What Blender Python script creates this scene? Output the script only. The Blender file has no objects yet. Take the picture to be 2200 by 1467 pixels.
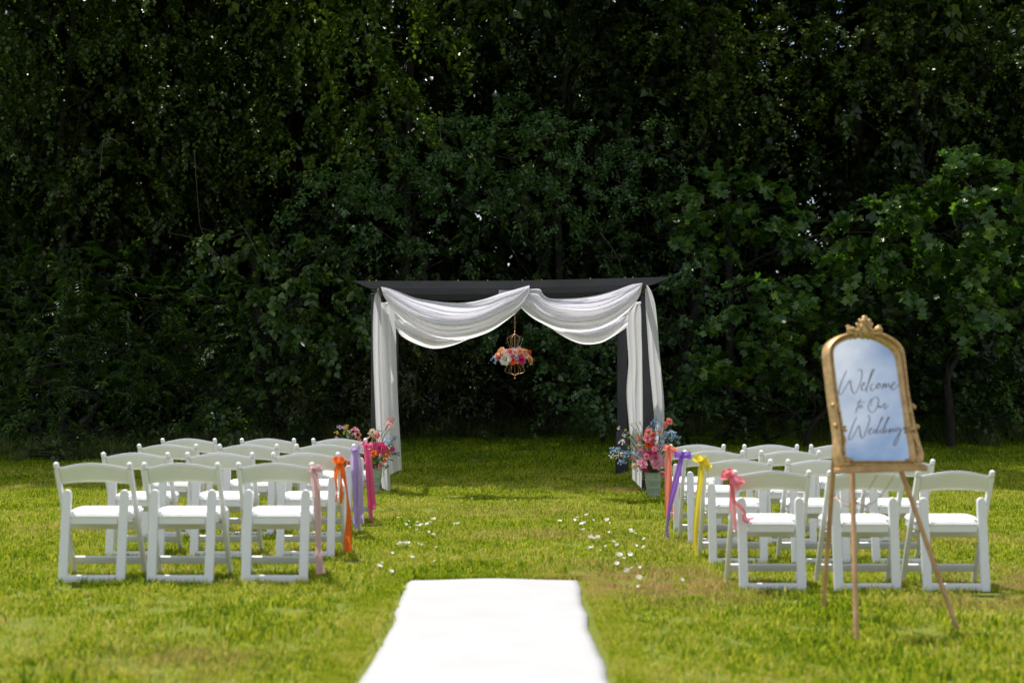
import bpy, bmesh, math, random
import numpy as np
from mathutils import Vector, Matrix
R = math.radians
rng = np.random.default_rng(7)
random.seed(7)
scene = bpy.context.scene
C = bpy.data.collections.new("place"); scene.collection.children.link(C)

# ------------------------------------------------------------------ camera, sky, sun, exposure
F = 2200 * 50 / 36.0                      # focal length in photograph pixels
CAMZ = 1.31
PITCH = math.atan(81.5 / F)
cd = bpy.data.cameras.new("camera"); cam = bpy.data.objects.new("camera", cd); C.objects.link(cam)
cam.location = (0, 0, CAMZ); cam.rotation_euler = (R(90) + PITCH, 0, 0)
cd.lens = 50; cd.sensor_width = 36; cd.clip_end = 2000; cd.clip_start = 0.05
cd.dof.use_dof = True; cd.dof.focus_distance = 17.5; cd.dof.aperture_fstop = 1.9
scene.camera = cam

SUN = Vector((-0.25, 0.29, 1.0)).normalized()
sd = bpy.data.lights.new("sun", 'SUN'); sun = bpy.data.objects.new("sun", sd); C.objects.link(sun)
sd.energy = 5.0; sd.angle = R(0.53); sd.color = (1.0, 0.955, 0.88)
sun.rotation_euler = SUN.to_track_quat('Z', 'Y').to_euler(); sun.location = (0, 0, 30)

w = bpy.data.worlds.new("World"); scene.world = w; w.use_nodes = True
nt = w.node_tree; nt.nodes.clear()
def N(nt, t, **k):
    n = nt.nodes.new(t)
    for a, b in k.items():
        if a.startswith('i_'): n.inputs[a[2:].replace('_', ' ')].default_value = b
        else: setattr(n, a, b)
    return n
sky = N(nt, 'ShaderNodeTexSky', sky_type='NISHITA', sun_disc=False)
sky.sun_elevation = math.asin(SUN.z); sky.sun_rotation = R(-45)
sky.air_density = 1.0; sky.dust_density = 1.2; sky.ozone_density = 1.0
bg = N(nt, 'ShaderNodeBackground'); bg.inputs['Strength'].default_value = 0.108
out = N(nt, 'ShaderNodeOutputWorld')
tc = N(nt, 'ShaderNodeTexCoord')
mp = N(nt, 'ShaderNodeMapping'); mp.inputs['Scale'].default_value = (1, 1, 1.6); mp.inputs['Location'].default_value = (0.42, 0.0, 0.12)
no = N(nt, 'ShaderNodeTexNoise'); no.inputs['Scale'].default_value = 2.3; no.inputs['Detail'].default_value = 8; no.inputs['Roughness'].default_value = 0.55
cr = N(nt, 'ShaderNodeValToRGB'); cr.color_ramp.elements[0].position = 0.415; cr.color_ramp.elements[1].position = 0.52
mx = N(nt, 'ShaderNodeMix', data_type='RGBA')
mx.inputs['B'].default_value = (5.3, 5.6, 6.1, 1)
L = nt.links.new
L(tc.outputs['Generated'], mp.inputs['Vector']); L(mp.outputs[0], no.inputs['Vector']); L(no.outputs['Fac'], cr.inputs[0])
L(cr.outputs[0], mx.inputs['Factor']); L(sky.outputs[0], mx.inputs['A']); L(mx.outputs['Result'], bg.inputs[0]); L(bg.outputs[0], out.inputs[0])

scene.view_settings.view_transform = 'Standard'; scene.view_settings.look = 'None'
scene.view_settings.gamma = 1; scene.view_settings.use_curve_mapping = False
scene.view_settings.exposure = 0.42
scene.cycles.max_bounces = 8; scene.cycles.diffuse_bounces = 3; scene.cycles.glossy_bounces = 3
scene.cycles.transmission_bounces = 5; scene.cycles.transparent_max_bounces = 8
scene.cycles.caustics_reflective = False; scene.cycles.caustics_refractive = False
scene.cycles.sample_clamp_indirect = 6.0
scene.cycles.use_denoising = True

# ------------------------------------------------------------------ helpers
def at(px, py, Y):
    """point at distance Y (along world Y) that the photograph shows at pixel px, py"""
    x = (px - 1100) / F; y = (733.5 - py) / F
    d = Vector((x, math.cos(PITCH) - y * math.sin(PITCH), math.sin(PITCH) + y * math.cos(PITCH)))
    return Vector((0, 0, CAMZ)) + d * (Y / d.y)
def ray(px, py):
    x = (px - 1100) / F; y = (733.5 - py) / F
    return Vector((x, math.cos(PITCH) - y * math.sin(PITCH), math.sin(PITCH) + y * math.cos(PITCH)))
def sstep(a, b, x):
    t = np.clip((x - a) / (b - a), 0, 1); return t * t * (3 - 2 * t)
def ground_z(x, y):
    x = np.asarray(x, float); y = np.asarray(y, float)
    z = -0.05 * sstep(0.3, 1.8, x) * (1 - sstep(15, 20, y))
    z = z + 0.035 * sstep(17.5, 19.2, y) + 0.22 * sstep(19.5, 27, y) * sstep(-7, -2.5, x)
    z = z + 0.012 * np.sin(x * 1.1 + y * .4) * sstep(3, 5, np.abs(x)) + 0.01 * np.sin(y * .9 + x * .3) * sstep(20, 23, y)
    z = z + 0.10 * np.clip(y - 33, 0, 60)
    return z
def gz(x, y): return float(ground_z(x, y))

def mesh(name, V, Fc, smooth=False):
    me = bpy.data.meshes.new(name)
    me.from_pydata([tuple(map(float, v)) for v in V], [], [tuple(f) for f in Fc])
    if smooth: me.polygons.foreach_set('use_smooth', [True] * len(me.polygons))
    me.update(); return me
def fast_mesh(name, V, tris_or_polys, smooth=False):
    """V (n,3) array; list of (m,k) int arrays, one per polygon size"""
    me = bpy.data.meshes.new(name)
    me.vertices.add(len(V)); me.vertices.foreach_set('co', np.asarray(V, np.float32).ravel())
    loops = np.concatenate([a.ravel() for a in tris_or_polys]); tot = np.concatenate([np.full(len(a), a.shape[1]) for a in tris_or_polys])
    start = np.concatenate([[0], np.cumsum(tot)[:-1]])
    me.loops.add(len(loops)); me.loops.foreach_set('vertex_index', loops.astype(np.int32))
    me.polygons.add(len(tot)); me.polygons.foreach_set('loop_start', start.astype(np.int32))
    if smooth: me.polygons.foreach_set('use_smooth', np.ones(len(tot), bool))
    me.update(calc_edges=True); me.validate(); return me
def obj(name, me, mat, parent=None, loc=None):
    o = bpy.data.objects.new(name, me); C.objects.link(o)
    if mat is not None and me is not None and len(me.materials) == 0: me.materials.append(mat)
    if parent is not None: o.parent = parent
    if loc is not None: o.location = loc
    return o
def tag(o, label=None, cat=None, group=None, kind=None):
    if label: o['label'] = label
    if cat: o['category'] = cat
    if group: o['group'] = group
    if kind: o['kind'] = kind
    return o
def thing(name, label, cat, loc=(0, 0, 0), rz=0, group=None):
    o = bpy.data.objects.new(name, None); C.objects.link(o); o.location = loc; o.rotation_euler = (0, 0, rz)
    o.empty_display_size = .1
    return tag(o, label, cat, group)
def copy_tree(o, parent=None):
    c = o.copy(); C.objects.link(c); c.parent = parent
    for ch in list(o.children): copy_tree(ch, c)
    return c

class MB:
    """collects simple solids into one mesh"""
    def __init__(s): s.V = []; s.F = []; s.sm = []
    def add(s, V, Fc, sm=False):
        n = len(s.V); s.V += [Vector(v) for v in V]; s.F += [tuple(i + n for i in f) for f in Fc]; s.sm += [sm] * len(Fc); return s
    def bm(s, b, sm=False):
        b.verts.index_update(); s.add([v.co.copy() for v in b.verts], [[v.index for v in f.verts] for f in b.faces], sm); b.free(); return s
    def box(s, c, size, M=None, bev=0.0, seg=2):
        b = bmesh.new(); bmesh.ops.create_cube(b, size=1)
        for v in b.verts: v.co = Vector((v.co.x * size[0], v.co.y * size[1], v.co.z * size[2]))
        if bev: bmesh.ops.bevel(b, geom=list(b.edges), offset=bev, segments=seg, affect='EDGES', profile=.5)
        for v in b.verts: v.co = (M @ v.co if M else v.co) + Vector(c)
        return s.bm(b, bool(bev))
    def bar(s, p0, p1, wx, th, bev=.004, side=Vector((1, 0, 0))):
        """bar from p0 to p1, width wx along side, thickness th"""
        p0 = Vector(p0); p1 = Vector(p1); d = (p1 - p0); ln = d.length; d.normalize()
        x = (side - d * side.dot(d)).normalized(); y = d.cross(x)
        M = Matrix((x, y, d)).transposed()
        return s.box((p0 + p1) / 2, (wx, th, ln), M, bev)
    def tube(s, pts, rad, seg=8, cap=True, closed=False):
        P = [Vector(p) for p in pts]; n = len(P)
        if not hasattr(rad, '__len__'): rad = [rad] * n
        V = []; up = None
        for i in range(n):
            if closed: t = P[(i + 1) % n] - P[i - 1]
            else: t = P[min(i + 1, n - 1)] - P[max(i - 1, 0)]
            t.normalize() if t.length > 1e-9 else None
            if up is None: up = t.orthogonal().normalized()
            up = (up - t * up.dot(t)); up = up.normalized() if up.length > 1e-6 else t.orthogonal().normalized()
            b = t.cross(up)
            for k in range(seg):
                a = 2 * math.pi * k / seg; V.append(P[i] + (up * math.cos(a) + b * math.sin(a)) * rad[i])
        Fc = []
        for i in range(n if closed else n - 1):
            j = (i + 1) % n
            for k in range(seg):
                l = (k + 1) % seg; Fc.append((i * seg + k, i * seg + l, j * seg + l, j * seg + k))
        if cap and not closed: Fc += [tuple(range(seg))[::-1], tuple((n - 1) * seg + k for k in range(seg))]
        return s.add(V, Fc, True)
    def lathe(s, prof, seg=24, c=(0, 0, 0)):
        V = []; n = len(prof)
        for r, z in prof:
            for k in range(seg):
                a = 2 * math.pi * k / seg; V.append((c[0] + r * math.cos(a), c[1] + r * math.sin(a), c[2] + z))
        Fc = [(i * seg + k, i * seg + (k + 1) % seg, (i + 1) * seg + (k + 1) % seg, (i + 1) * seg + k) for i in range(n - 1) for k in range(seg)]
        return s.add(V, Fc, True)
    def ball(s, c, r, M=None, u=10, v=7):
        b = bmesh.new(); bmesh.ops.create_uvsphere(b, u_segments=u, v_segments=v, radius=1)
        r = r if hasattr(r, '__len__') else (r, r, r)
        for q in b.verts:
            p = Vector((q.co.x * r[0], q.co.y * r[1], q.co.z * r[2])); q.co = (M @ p if M else p) + Vector(c)
        return s.bm(b, True)
    def mesh(s, name):
        me = mesh(name, s.V, s.F); me.polygons.foreach_set('use_smooth', s.sm); me.update(); return me
    def build(s, name, mat, parent=None, loc=None): return obj(name, s.mesh(name), mat, parent, loc)

def catmull(P, per=6, closed=False):
    P = [Vector(p) for p in P]; n = len(P); out = []
    rg = n if closed else n - 1
    for i in range(rg):
        if closed: a, b, c, d = P[i - 1], P[i], P[(i + 1) % n], P[(i + 2) % n]
        else: a, b, c, d = P[max(i - 1, 0)], P[i], P[i + 1], P[min(i + 2, n - 1)]
        for k in range(per):
            t = k / per
            out.append(.5 * ((2 * b) + (c - a) * t + (2 * a - 5 * b + 4 * c - d) * t * t + (3 * b - a - 3 * c + d) * t ** 3))
    if not closed: out.append(P[-1])
    return out
def resample(P, n, closed=False):
    P = [Vector(p) for p in P]
    if closed: P = P + [P[0]]
    ds = [0]
    for a, b in zip(P[:-1], P[1:]): ds.append(ds[-1] + (b - a).length)
    T = ds[-1]; out = []; j = 0
    for i in range(n):
        t = T * i / (n if closed else n - 1)
        while j < len(P) - 2 and ds[j + 1] < t: j += 1
        k = (t - ds[j]) / max(ds[j + 1] - ds[j], 1e-9); out.append(P[j].lerp(P[j + 1], min(max(k, 0), 1)))
    return out

# ------------------------------------------------------------------ materials
def newmat(name):
    m = bpy.data.materials.new(name); m.use_nodes = True; n = m.node_tree; n.nodes.clear()
    return m, n, n.nodes.new('ShaderNodeOutputMaterial')
def simple(name, col, rough=.5, metal=0, spec=.5, vary=.08, scale=12, bump=0.0, bscale=60, trans=0, tcol=None, sheen=0, alpha=1):
    m, n, o = newmat(name); L = n.links.new
    p = N(n, 'ShaderNodeBsdfPrincipled'); p.inputs['Roughness'].default_value = rough; p.inputs['Metallic'].default_value = metal
    p.inputs['Specular IOR Level'].default_value = spec
    if sheen: p.inputs['Sheen Weight'].default_value = sheen
    tc = N(n, 'ShaderNodeTexCoord'); no = N(n, 'ShaderNodeTexNoise'); no.inputs['Scale'].default_value = scale; no.inputs['Detail'].default_value = 5
    L(tc.outputs['Object'], no.inputs['Vector'])
    cr = N(n, 'ShaderNodeValToRGB'); e = cr.color_ramp.elements; e[0].position = .3; e[1].position = .7
    e[0].color = [c * (1 - vary) for c in col] + [1]; e[1].color = [min(1, c * (1 + vary)) for c in col] + [1]
    L(no.outputs['Fac'], cr.inputs[0]); L(cr.outputs[0], p.inputs['Base Color'])
    if bump:
        n2 = N(n, 'ShaderNodeTexNoise'); n2.inputs['Scale'].default_value = bscale; n2.inputs['Detail'].default_value = 3; L(tc.outputs['Object'], n2.inputs['Vector'])
        b = N(n, 'ShaderNodeBump'); b.inputs['Strength'].default_value = bump; b.inputs['Distance'].default_value = .01
        L(n2.outputs['Fac'], b.inputs['Height']); L(b.outputs[0], p.inputs['Normal'])
    last = p.outputs[0]
    if trans:
        t = N(n, 'ShaderNodeBsdfTranslucent'); t.inputs[0].default_value = list(tcol or col) + [1]
        mxs = N(n, 'ShaderNodeMixShader'); mxs.inputs[0].default_value = trans; L(last, mxs.inputs[1]); L(t.outputs[0], mxs.inputs[2]); last = mxs.outputs[0]
    if alpha < 1:
        t = N(n, 'ShaderNodeBsdfTransparent'); mxs = N(n, 'ShaderNodeMixShader'); mxs.inputs[0].default_value = alpha
        L(t.outputs[0], mxs.inputs[1]); L(last, mxs.inputs[2]); last = mxs.outputs[0]
    L(last, o.inputs[0]); return m

def leafmat(name, cols, tcol, trans=.35, rough=.34, spec=.5):
    """leaf with per-leaf colour (random per island) over three colours"""
    m, n, o = newmat(name); L = n.links.new
    g = N(n, 'ShaderNodeNewGeometry'); cr = N(n, 'ShaderNodeValToRGB')
    cr.color_ramp.elements[0].position = 0; cr.color_ramp.elements[1].position = 1
    for i, c in enumerate(cols[1:-1]): cr.color_ramp.elements.new((i + 1) / (len(cols) - 1))
    for e, c in zip(cr.color_ramp.elements, cols): e.color = list(c) + [1]
    L(g.outputs['Random Per Island'], cr.inputs[0])
    p = N(n, 'ShaderNodeBsdfPrincipled'); p.inputs['Roughness'].default_value = rough; p.inputs['Specular IOR Level'].default_value = spec
    t = N(n, 'ShaderNodeBsdfTranslucent')
    mc = N(n, 'ShaderNodeMix', data_type='RGBA', blend_type='MULTIPLY'); mc.inputs['Factor'].default_value = 1; mc.inputs['B'].default_value = list(tcol) + [1]
    L(cr.outputs[0], mc.inputs['A']); L(mc.outputs['Result'], t.inputs[0]); L(cr.outputs[0], p.inputs['Base Color'])
    mxs = N(n, 'ShaderNodeMixShader'); mxs.inputs[0].default_value = trans
    L(p.outputs[0], mxs.inputs[1]); L(t.outputs[0], mxs.inputs[2]); L(mxs.outputs[0], o.inputs[0]); return m

M = {}
M['resin'] = simple('white_resin', (.80, .80, .83), .38, spec=.45, vary=.02, bump=.05, bscale=300)
M['vinyl'] = simple('white_vinyl', (.84, .84, .84), .45, vary=.02, bump=.15, bscale=40)
M['pergola'] = simple('dark_bronze_paint', (.030, .028, .036), .45, vary=.25, scale=3, bump=.05, bscale=90)
M['cloth'] = simple('sheer_white_cloth', (.90, .89, .96), .8, spec=.1, vary=.02, bump=.2, bscale=160, trans=.58, tcol=(.95, .93, .98), alpha=.95)
M['runner'] = simple('white_runner_cloth', (.40, .40, .405), .85, spec=.1, vary=.03, scale=3, bump=.2, bscale=25)
M['gold'] = simple('antique_gold', (.56, .355, .16), .42, metal=.55, vary=.25, scale=30, bump=.25, bscale=120)
M['rosegold'] = simple('copper_wire', (.52, .30, .19), .35, metal=.75, vary=.1)
M['wood'] = simple('easel_wood', (.50, .29, .155), .55, vary=.3, scale=9, bump=.15, bscale=80)
M['bucket'] = simple('green_grey_galvanized', (.34, .41, .31), .5, metal=.2, vary=.25, scale=8, bump=.1, bscale=40)
M['ink'] = simple('grey_ink', (.27, .245, .30), .6, vary=.05)
M['bark'] = simple('bark', (.018, .0145, .011), .9, vary=.5, scale=9, bump=.7, bscale=22)
M['twig'] = simple('twig', (.075, .06, .042), .85, vary=.3, scale=9)
M['stem'] = simple('flower_stem', (.09, .14, .04), .6, vary=.2)
M['petal'] = simple('white_petal', (.82, .80, .76), .6, vary=.05, trans=.3, tcol=(.8, .78, .72))
m, n, o = newmat('mirror_glass'); g_ = N(n, 'ShaderNodeBsdfGlossy'); g_.inputs['Roughness'].default_value = .0; g_.inputs[0].default_value = (.86, .88, .88, 1)
n.links.new(g_.outputs[0], o.inputs[0]); M['mirror'] = m
# ------------------------------------------------------------------ ground
def ground_mat():
    m, n, o = newmat('lawn_soil'); L = n.links.new
    g = N(n, 'ShaderNodeNewGeometry'); sp = N(n, 'ShaderNodeSeparateXYZ'); L(g.outputs['Position'], sp.inputs[0])
    n1 = N(n, 'ShaderNodeTexNoise'); n1.inputs['Scale'].default_value = 1.3; n1.inputs['Detail'].default_value = 8; L(g.outputs['Position'], n1.inputs['Vector'])
    n2 = N(n, 'ShaderNodeTexNoise'); n2.inputs['Scale'].default_value = 45; n2.inputs['Detail'].default_value = 4; L(g.outputs['Position'], n2.inputs['Vector'])
    c1 = N(n, 'ShaderNodeValToRGB'); e = c1.color_ramp.elements; e[0].position = .35; e[1].position = .65
    e[0].color = (.09, .125, .014, 1); e[1].color = (.19, .20, .035, 1); L(n2.outputs['Fac'], c1.inputs[0])
    c2 = N(n, 'ShaderNodeValToRGB'); e = c2.color_ramp.elements; e[0].position = .3; e[1].position = .7
    e[0].color = (.022, .017, .009, 1); e[1].color = (.060, .042, .022, 1); L(n2.outputs['Fac'], c2.inputs[0])
    mr = N(n, 'ShaderNodeMapRange'); mr.inputs['From Min'].default_value = 27.5; mr.inputs['From Max'].default_value = 30
    ad = N(n, 'ShaderNodeMath', operation='MULTIPLY_ADD'); ad.inputs[1].default_value = 3; L(n1.outputs['Fac'], ad.inputs[0]); L(sp.outputs['Y'], ad.inputs[2])
    L(ad.outputs[0], mr.inputs['Value'])
    mx = N(n, 'ShaderNodeMix', data_type='RGBA'); L(mr.outputs[0], mx.inputs['Factor']); L(c1.outputs[0], mx.inputs['A']); L(c2.outputs[0], mx.inputs['B'])
    p = N(n, 'ShaderNodeBsdfPrincipled'); p.inputs['Roughness'].default_value = .95; p.inputs['Specular IOR Level'].default_value = .1
    b = N(n, 'ShaderNodeBump'); b.inputs['Strength'].default_value = .6; b.inputs['Distance'].default_value = .03
    L(n2.outputs['Fac'], b.inputs['Height']); L(b.outputs[0], p.inputs['Normal']); L(mx.outputs['Result'], p.inputs['Base Color']); L(p.outputs[0], o.inputs[0]); return m
xs = np.concatenate([np.linspace(-400, -40, 12), np.linspace(-36, -14, 12), np.linspace(-13, 13, 105), np.linspace(14, 36, 12), np.linspace(40, 400, 12)])
ys = np.concatenate([np.linspace(-400, -20, 12), np.linspace(-16, 3, 12), np.linspace(3.3, 34, 124), np.linspace(36, 93, 14), np.linspace(110, 500, 8)])
X, Y = np.meshgrid(xs, ys); Z = ground_z(X, Y)
V = np.stack([X, Y, Z], -1).reshape(-1, 3); nx = len(xs); ny = len(ys)
I = (np.arange(ny - 1)[:, None] * nx + np.arange(nx - 1)[None]).ravel()
gr = obj('ground', fast_mesh('ground', V, [np.stack([I, I + 1, I + nx + 1, I + nx], 1)], True), ground_mat()); tag(gr, kind='structure')

# ------------------------------------------------------------------ grass (nobody could count it)
def grass_mat():
    m, n, o = newmat('grass_blades'); L = n.links.new
    g = N(n, 'ShaderNodeNewGeometry')
    n1 = N(n, 'ShaderNodeTexNoise'); n1.inputs['Scale'].default_value = .9; n1.inputs['Detail'].default_value = 7; n1.inputs['Roughness'].default_value = .62; L(g.outputs['Position'], n1.inputs['Vector'])
    n2 = N(n, 'ShaderNodeTexNoise'); n2.inputs['Scale'].default_value = 7; n2.inputs['Detail'].default_value = 3; L(g.outputs['Position'], n2.inputs['Vector'])
    a = N(n, 'ShaderNodeMath', operation='MULTIPLY_ADD'); a.inputs[1].default_value = .45; L(n2.outputs['Fac'], a.inputs[0])
    a2 = N(n, 'ShaderNodeMath', operation='MULTIPLY_ADD'); a2.inputs[1].default_value = .56; L(g.outputs['Random Per Island'], a2.inputs[0])
    s = N(n, 'ShaderNodeMath', operation='MULTIPLY_ADD'); s.inputs[1].default_value = .8; s.inputs[2].default_value = -.42; L(n1.outputs['Fac'], s.inputs[0])
    L(s.outputs[0], a.inputs[2]); L(a.outputs[0], a2.inputs[2])
    cr = N(n, 'ShaderNodeValToRGB'); el = cr.color_ramp.elements
    el[0].position = .15; el[0].color = (.07, .14, .012, 1); el[1].position = .80; el[1].color = (.66, .53, .20, 1)
    for p_, c_ in ((.28, (.13, .24, .008)), (.44, (.31, .43, .009)), (.60, (.55, .56, .026))):
        q = el.new(p_); q.color = list(c_) + [1]
    # coarser, greener grass towards the wood, darkened further to paint in the trees' shade
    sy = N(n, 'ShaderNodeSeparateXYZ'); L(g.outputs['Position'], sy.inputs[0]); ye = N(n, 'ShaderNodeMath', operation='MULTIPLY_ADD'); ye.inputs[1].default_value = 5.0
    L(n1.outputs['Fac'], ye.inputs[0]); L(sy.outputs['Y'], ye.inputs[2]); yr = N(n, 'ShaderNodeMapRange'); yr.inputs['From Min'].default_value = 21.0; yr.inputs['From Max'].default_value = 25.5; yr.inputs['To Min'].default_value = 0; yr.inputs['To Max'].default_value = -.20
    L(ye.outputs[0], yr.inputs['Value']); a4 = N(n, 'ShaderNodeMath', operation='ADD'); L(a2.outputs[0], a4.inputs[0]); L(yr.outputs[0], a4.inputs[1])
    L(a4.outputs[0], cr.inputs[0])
    # dry straw coloured patches worn into the lawn
    prev = None
    for (x, y, rx, ry, k) in ((.95, 9.3, .8, 1.0, 1.0), (3.7, 9.4, 1.0, .8, .9), (3.0, 8.6, .8, .5, .6), (-3.2, 12.5, 1.2, .8, .5), (.2, 11.9, .9, .5, .5), (1.6, 11.6, .8, 1.0, .35), (1.35, 17.0, .55, .35, .9), (-1.5, 17.1, .5, .3, .7), (-1.55, 6.6, .5, .5, .5), (3.2, 12.2, 1.3, .9, .5), (-.2, 14.0, 2.0, .8, .3)):
        mp = N(n, 'ShaderNodeMapping'); mp.vector_type = 'POINT'
        mp.inputs['Location'].default_value = (-x / rx, -y / ry, 0); mp.inputs['Scale'].default_value = (1 / rx, 1 / ry, 0)
        L(g.outputs['Position'], mp.inputs['Vector'])
        ln = N(n, 'ShaderNodeVectorMath', operation='LENGTH'); L(mp.outputs[0], ln.inputs[0])
        mr = N(n, 'ShaderNodeMapRange'); mr.inputs['From Min'].default_value = 1.2; mr.inputs['From Max'].default_value = .2; mr.inputs['To Max'].default_value = k
        L(ln.outputs['Value'], mr.inputs['Value'])
        if prev is None: prev = mr.outputs[0]
        else:
            mxx = N(n, 'ShaderNodeMath', operation='MAXIMUM'); L(prev, mxx.inputs[0]); L(mr.outputs[0], mxx.inputs[1]); prev = mxx.outputs[0]
    n3 = N(n, 'ShaderNodeTexNoise'); n3.inputs['Scale'].default_value = 5; n3.inputs['Detail'].default_value = 5; L(g.outputs['Position'], n3.inputs['Vector'])
    m3 = N(n, 'ShaderNodeMapRange'); m3.inputs['From Min'].default_value = .38; m3.inputs['From Max'].default_value = .54; L(n3.outputs['Fac'], m3.inputs['Value'])
    mu = N(n, 'ShaderNodeMath', operation='MULTIPLY'); L(prev, mu.inputs[0]); L(m3.outputs[0], mu.inputs[1])
    mx = N(n, 'ShaderNodeMix', data_type='RGBA'); mx.inputs['B'].default_value = (.52, .35, .17, 1); L(mu.outputs[0], mx.inputs['Factor']); L(cr.outputs[0], mx.inputs['A'])
    p = N(n, 'ShaderNodeBsdfPrincipled'); p.inputs['Roughness'].default_value = .55; p.inputs['Specular IOR Level'].default_value = .08
    t = N(n, 'ShaderNodeBsdfTranslucent'); L(mx.outputs['Result'], p.inputs['Base Color']); L(mx.outputs['Result'], t.inputs[0])
    ms = N(n, 'ShaderNodeMixShader'); ms.inputs[0].default_value = .38; L(p.outputs[0], ms.inputs[1]); L(t.outputs[0], ms.inputs[2]); L(ms.outputs[0], o.inputs[0]); return m
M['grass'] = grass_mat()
def blades(n, rad, hmin, hmax, wmin, wmax, lean, seed):
    r = np.random.default_rng(seed)
    a = r.uniform(0, 2 * np.pi, n); d = rad * np.sqrt(r.random(n)); bx = d * np.cos(a); by = d * np.sin(a)
    h = r.uniform(hmin, hmax, n); w = r.uniform(wmin, wmax, n) / 2; t = r.uniform(0, 2 * np.pi, n); l = r.uniform(.1, lean, n) * h; la = r.uniform(0, 2 * np.pi, n)
    cx, cy = np.cos(t) * w, np.sin(t) * w; lx, ly = np.cos(la) * l, np.sin(la) * l
    z = np.zeros(n) - .008
    V = np.stack([np.stack([bx - cx, by - cy, z], 1), np.stack([bx + cx, by + cy, z], 1),
                  np.stack([bx + cx * .8 + lx * .35, by + cy * .8 + ly * .35, h * .6], 1), np.stack([bx - cx * .8 + lx * .35, by - cy * .8 + ly * .35, h * .6], 1),
                  np.stack([bx + lx, by + ly, h * (1 - .25 * l / h)], 1)], 1).reshape(-1, 3)
    I = np.arange(n)[:, None] * 5
    return fast_mesh('grass_tuft', V, [I + np.array([[0, 1, 2, 3]]), I + np.array([[3, 2, 4]])])
def scatter(name, sources, P, mat, scl, label, sclz=None):
    """one object: tufts of grass on every vertex of a point mesh"""
    sc = bpy.data.collections.new(name + '_tufts')
    for me in sources:
        me.materials.append(mat); o = bpy.data.objects.new('grass_tuft', me); sc.objects.link(o)
    me = bpy.data.meshes.new(name); me.vertices.add(len(P)); me.vertices.foreach_set('co', np.asarray(P, np.float32).ravel())
    at_ = me.attributes.new('turn', 'FLOAT', 'POINT'); at_.data.foreach_set('value', rng.uniform(0, 6.28, len(P)).astype(np.float32))
    at_ = me.attributes.new('size', 'FLOAT', 'POINT'); at_.data.foreach_set('value', np.asarray(scl, np.float32))
    at_ = me.attributes.new('pick', 'INT', 'POINT'); at_.data.foreach_set('value', rng.integers(0, len(sources), len(P)).astype(np.int32))
    o = obj(name, me, None)
    ng = bpy.data.node_groups.new(name, 'GeometryNodeTree')
    ng.interface.new_socket('Geometry', in_out='INPUT', socket_type='NodeSocketGeometry'); ng.interface.new_socket('Geometry', in_out='OUTPUT', socket_type='NodeSocketGeometry')
    gi = ng.nodes.new('NodeGroupInput'); go = ng.nodes.new('NodeGroupOutput'); ip = ng.nodes.new('GeometryNodeInstanceOnPoints')
    ci = ng.nodes.new('GeometryNodeCollectionInfo'); ci.inputs['Collection'].default_value = sc; ci.inputs['Separate Children'].default_value = True; ci.inputs['Reset Children'].default_value = True
    def attr(nm, ty):
        a = ng.nodes.new('GeometryNodeInputNamedAttribute'); a.data_type = ty; a.inputs['Name'].default_value = nm; return a.outputs['Attribute']
    cx = ng.nodes.new('ShaderNodeCombineXYZ'); L = ng.links.new
    L(attr('turn', 'FLOAT'), cx.inputs['Z']); cs = ng.nodes.new('ShaderNodeCombineXYZ'); sz = attr('size', 'FLOAT')
    for k in 'XYZ': L(sz, cs.inputs[k])
    L(gi.outputs[0], ip.inputs['Points']); L(ci.outputs[0], ip.inputs['Instance']); ip.inputs['Pick Instance'].default_value = True
    L(attr('pick', 'INT'), ip.inputs['Instance Index']); L(cx.outputs[0], ip.inputs['Rotation']); L(cs.outputs[0], ip.inputs['Scale']); L(ip.outputs[0], go.inputs[0])
    md = o.modifiers.new('scatter', 'NODES'); md.node_group = ng
    tag(o, label, 'grass', kind='stuff'); return o
def field(y0, y1, dens, seed, margin=2.0):
    r = np.random.default_rng(seed); n = int(dens * (y1 - y0) * 2 * (.37 * y1 + margin))
    y = r.uniform(y0, y1, n); x = r.uniform(-1, 1, n) * (.37 * y1 + margin); k = np.abs(x) < .37 * y + margin; return x[k], y[k]
RX0, RX1, RY1 = -.655, .412, 9.28                                   # the aisle runner
lawn_src = [blades(135, .125, .016, .043, .0036, .0070, 1.0, 10 + i) for i in range(5)] + [blades(110, .12, .02, .045, .005, .009, 1.2, 20), blades(80, .13, .03, .062, .004, .007, .8, 21), blades(60, .06, .02, .055, .005, .008, .7, 22)]
x, y = field(4.3, 12, 74, 1); x2, y2 = field(12, 20, 62, 2); x3, y3 = field(20, 31, 42, 3)
x = np.concatenate([x, x2, x3]); y = np.concatenate([y, y2, y3])
out_ = ~((x > RX0 - .12) & (x < RX1 + .12) & (y < RY1 + .09))
x, y = x[out_], y[out_]
# a fringe of small tufts along the runner's edges
NE = 1500; fy = np.linspace(4.3, RY1, NE); fr = np.random.default_rng(5)
ex = np.concatenate([RX0 - .062 - fr.uniform(0, .13, NE), RX1 + .062 + fr.uniform(0, .13, NE), np.linspace(RX0 - .1, RX1 + .1, 260)])
ey = np.concatenate([fy, fy, RY1 + .062 + fr.uniform(0, .10, 260)])
P = np.stack([x, y, ground_z(x, y)], 1); Pe = np.stack([ex, ey, ground_z(ex, ey)], 1)
clump = np.sin(P[:, 0] * 5.1 + 2 * np.sin(P[:, 1] * 3.7)) * np.sin(P[:, 1] * 4.3 + 1.7 * np.sin(P[:, 0] * 2.9)); sc1 = rng.uniform(.5, 1.35, len(P)) * (1 + .28 * clump); sc1 = np.clip(sc1, .62, 1.6); sc1[(y > 16.5)] *= 1.12
scatter('lawn_grass', lawn_src, P, M['grass'], sc1, 'mown lawn grass with yellow and dry patches')
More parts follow.
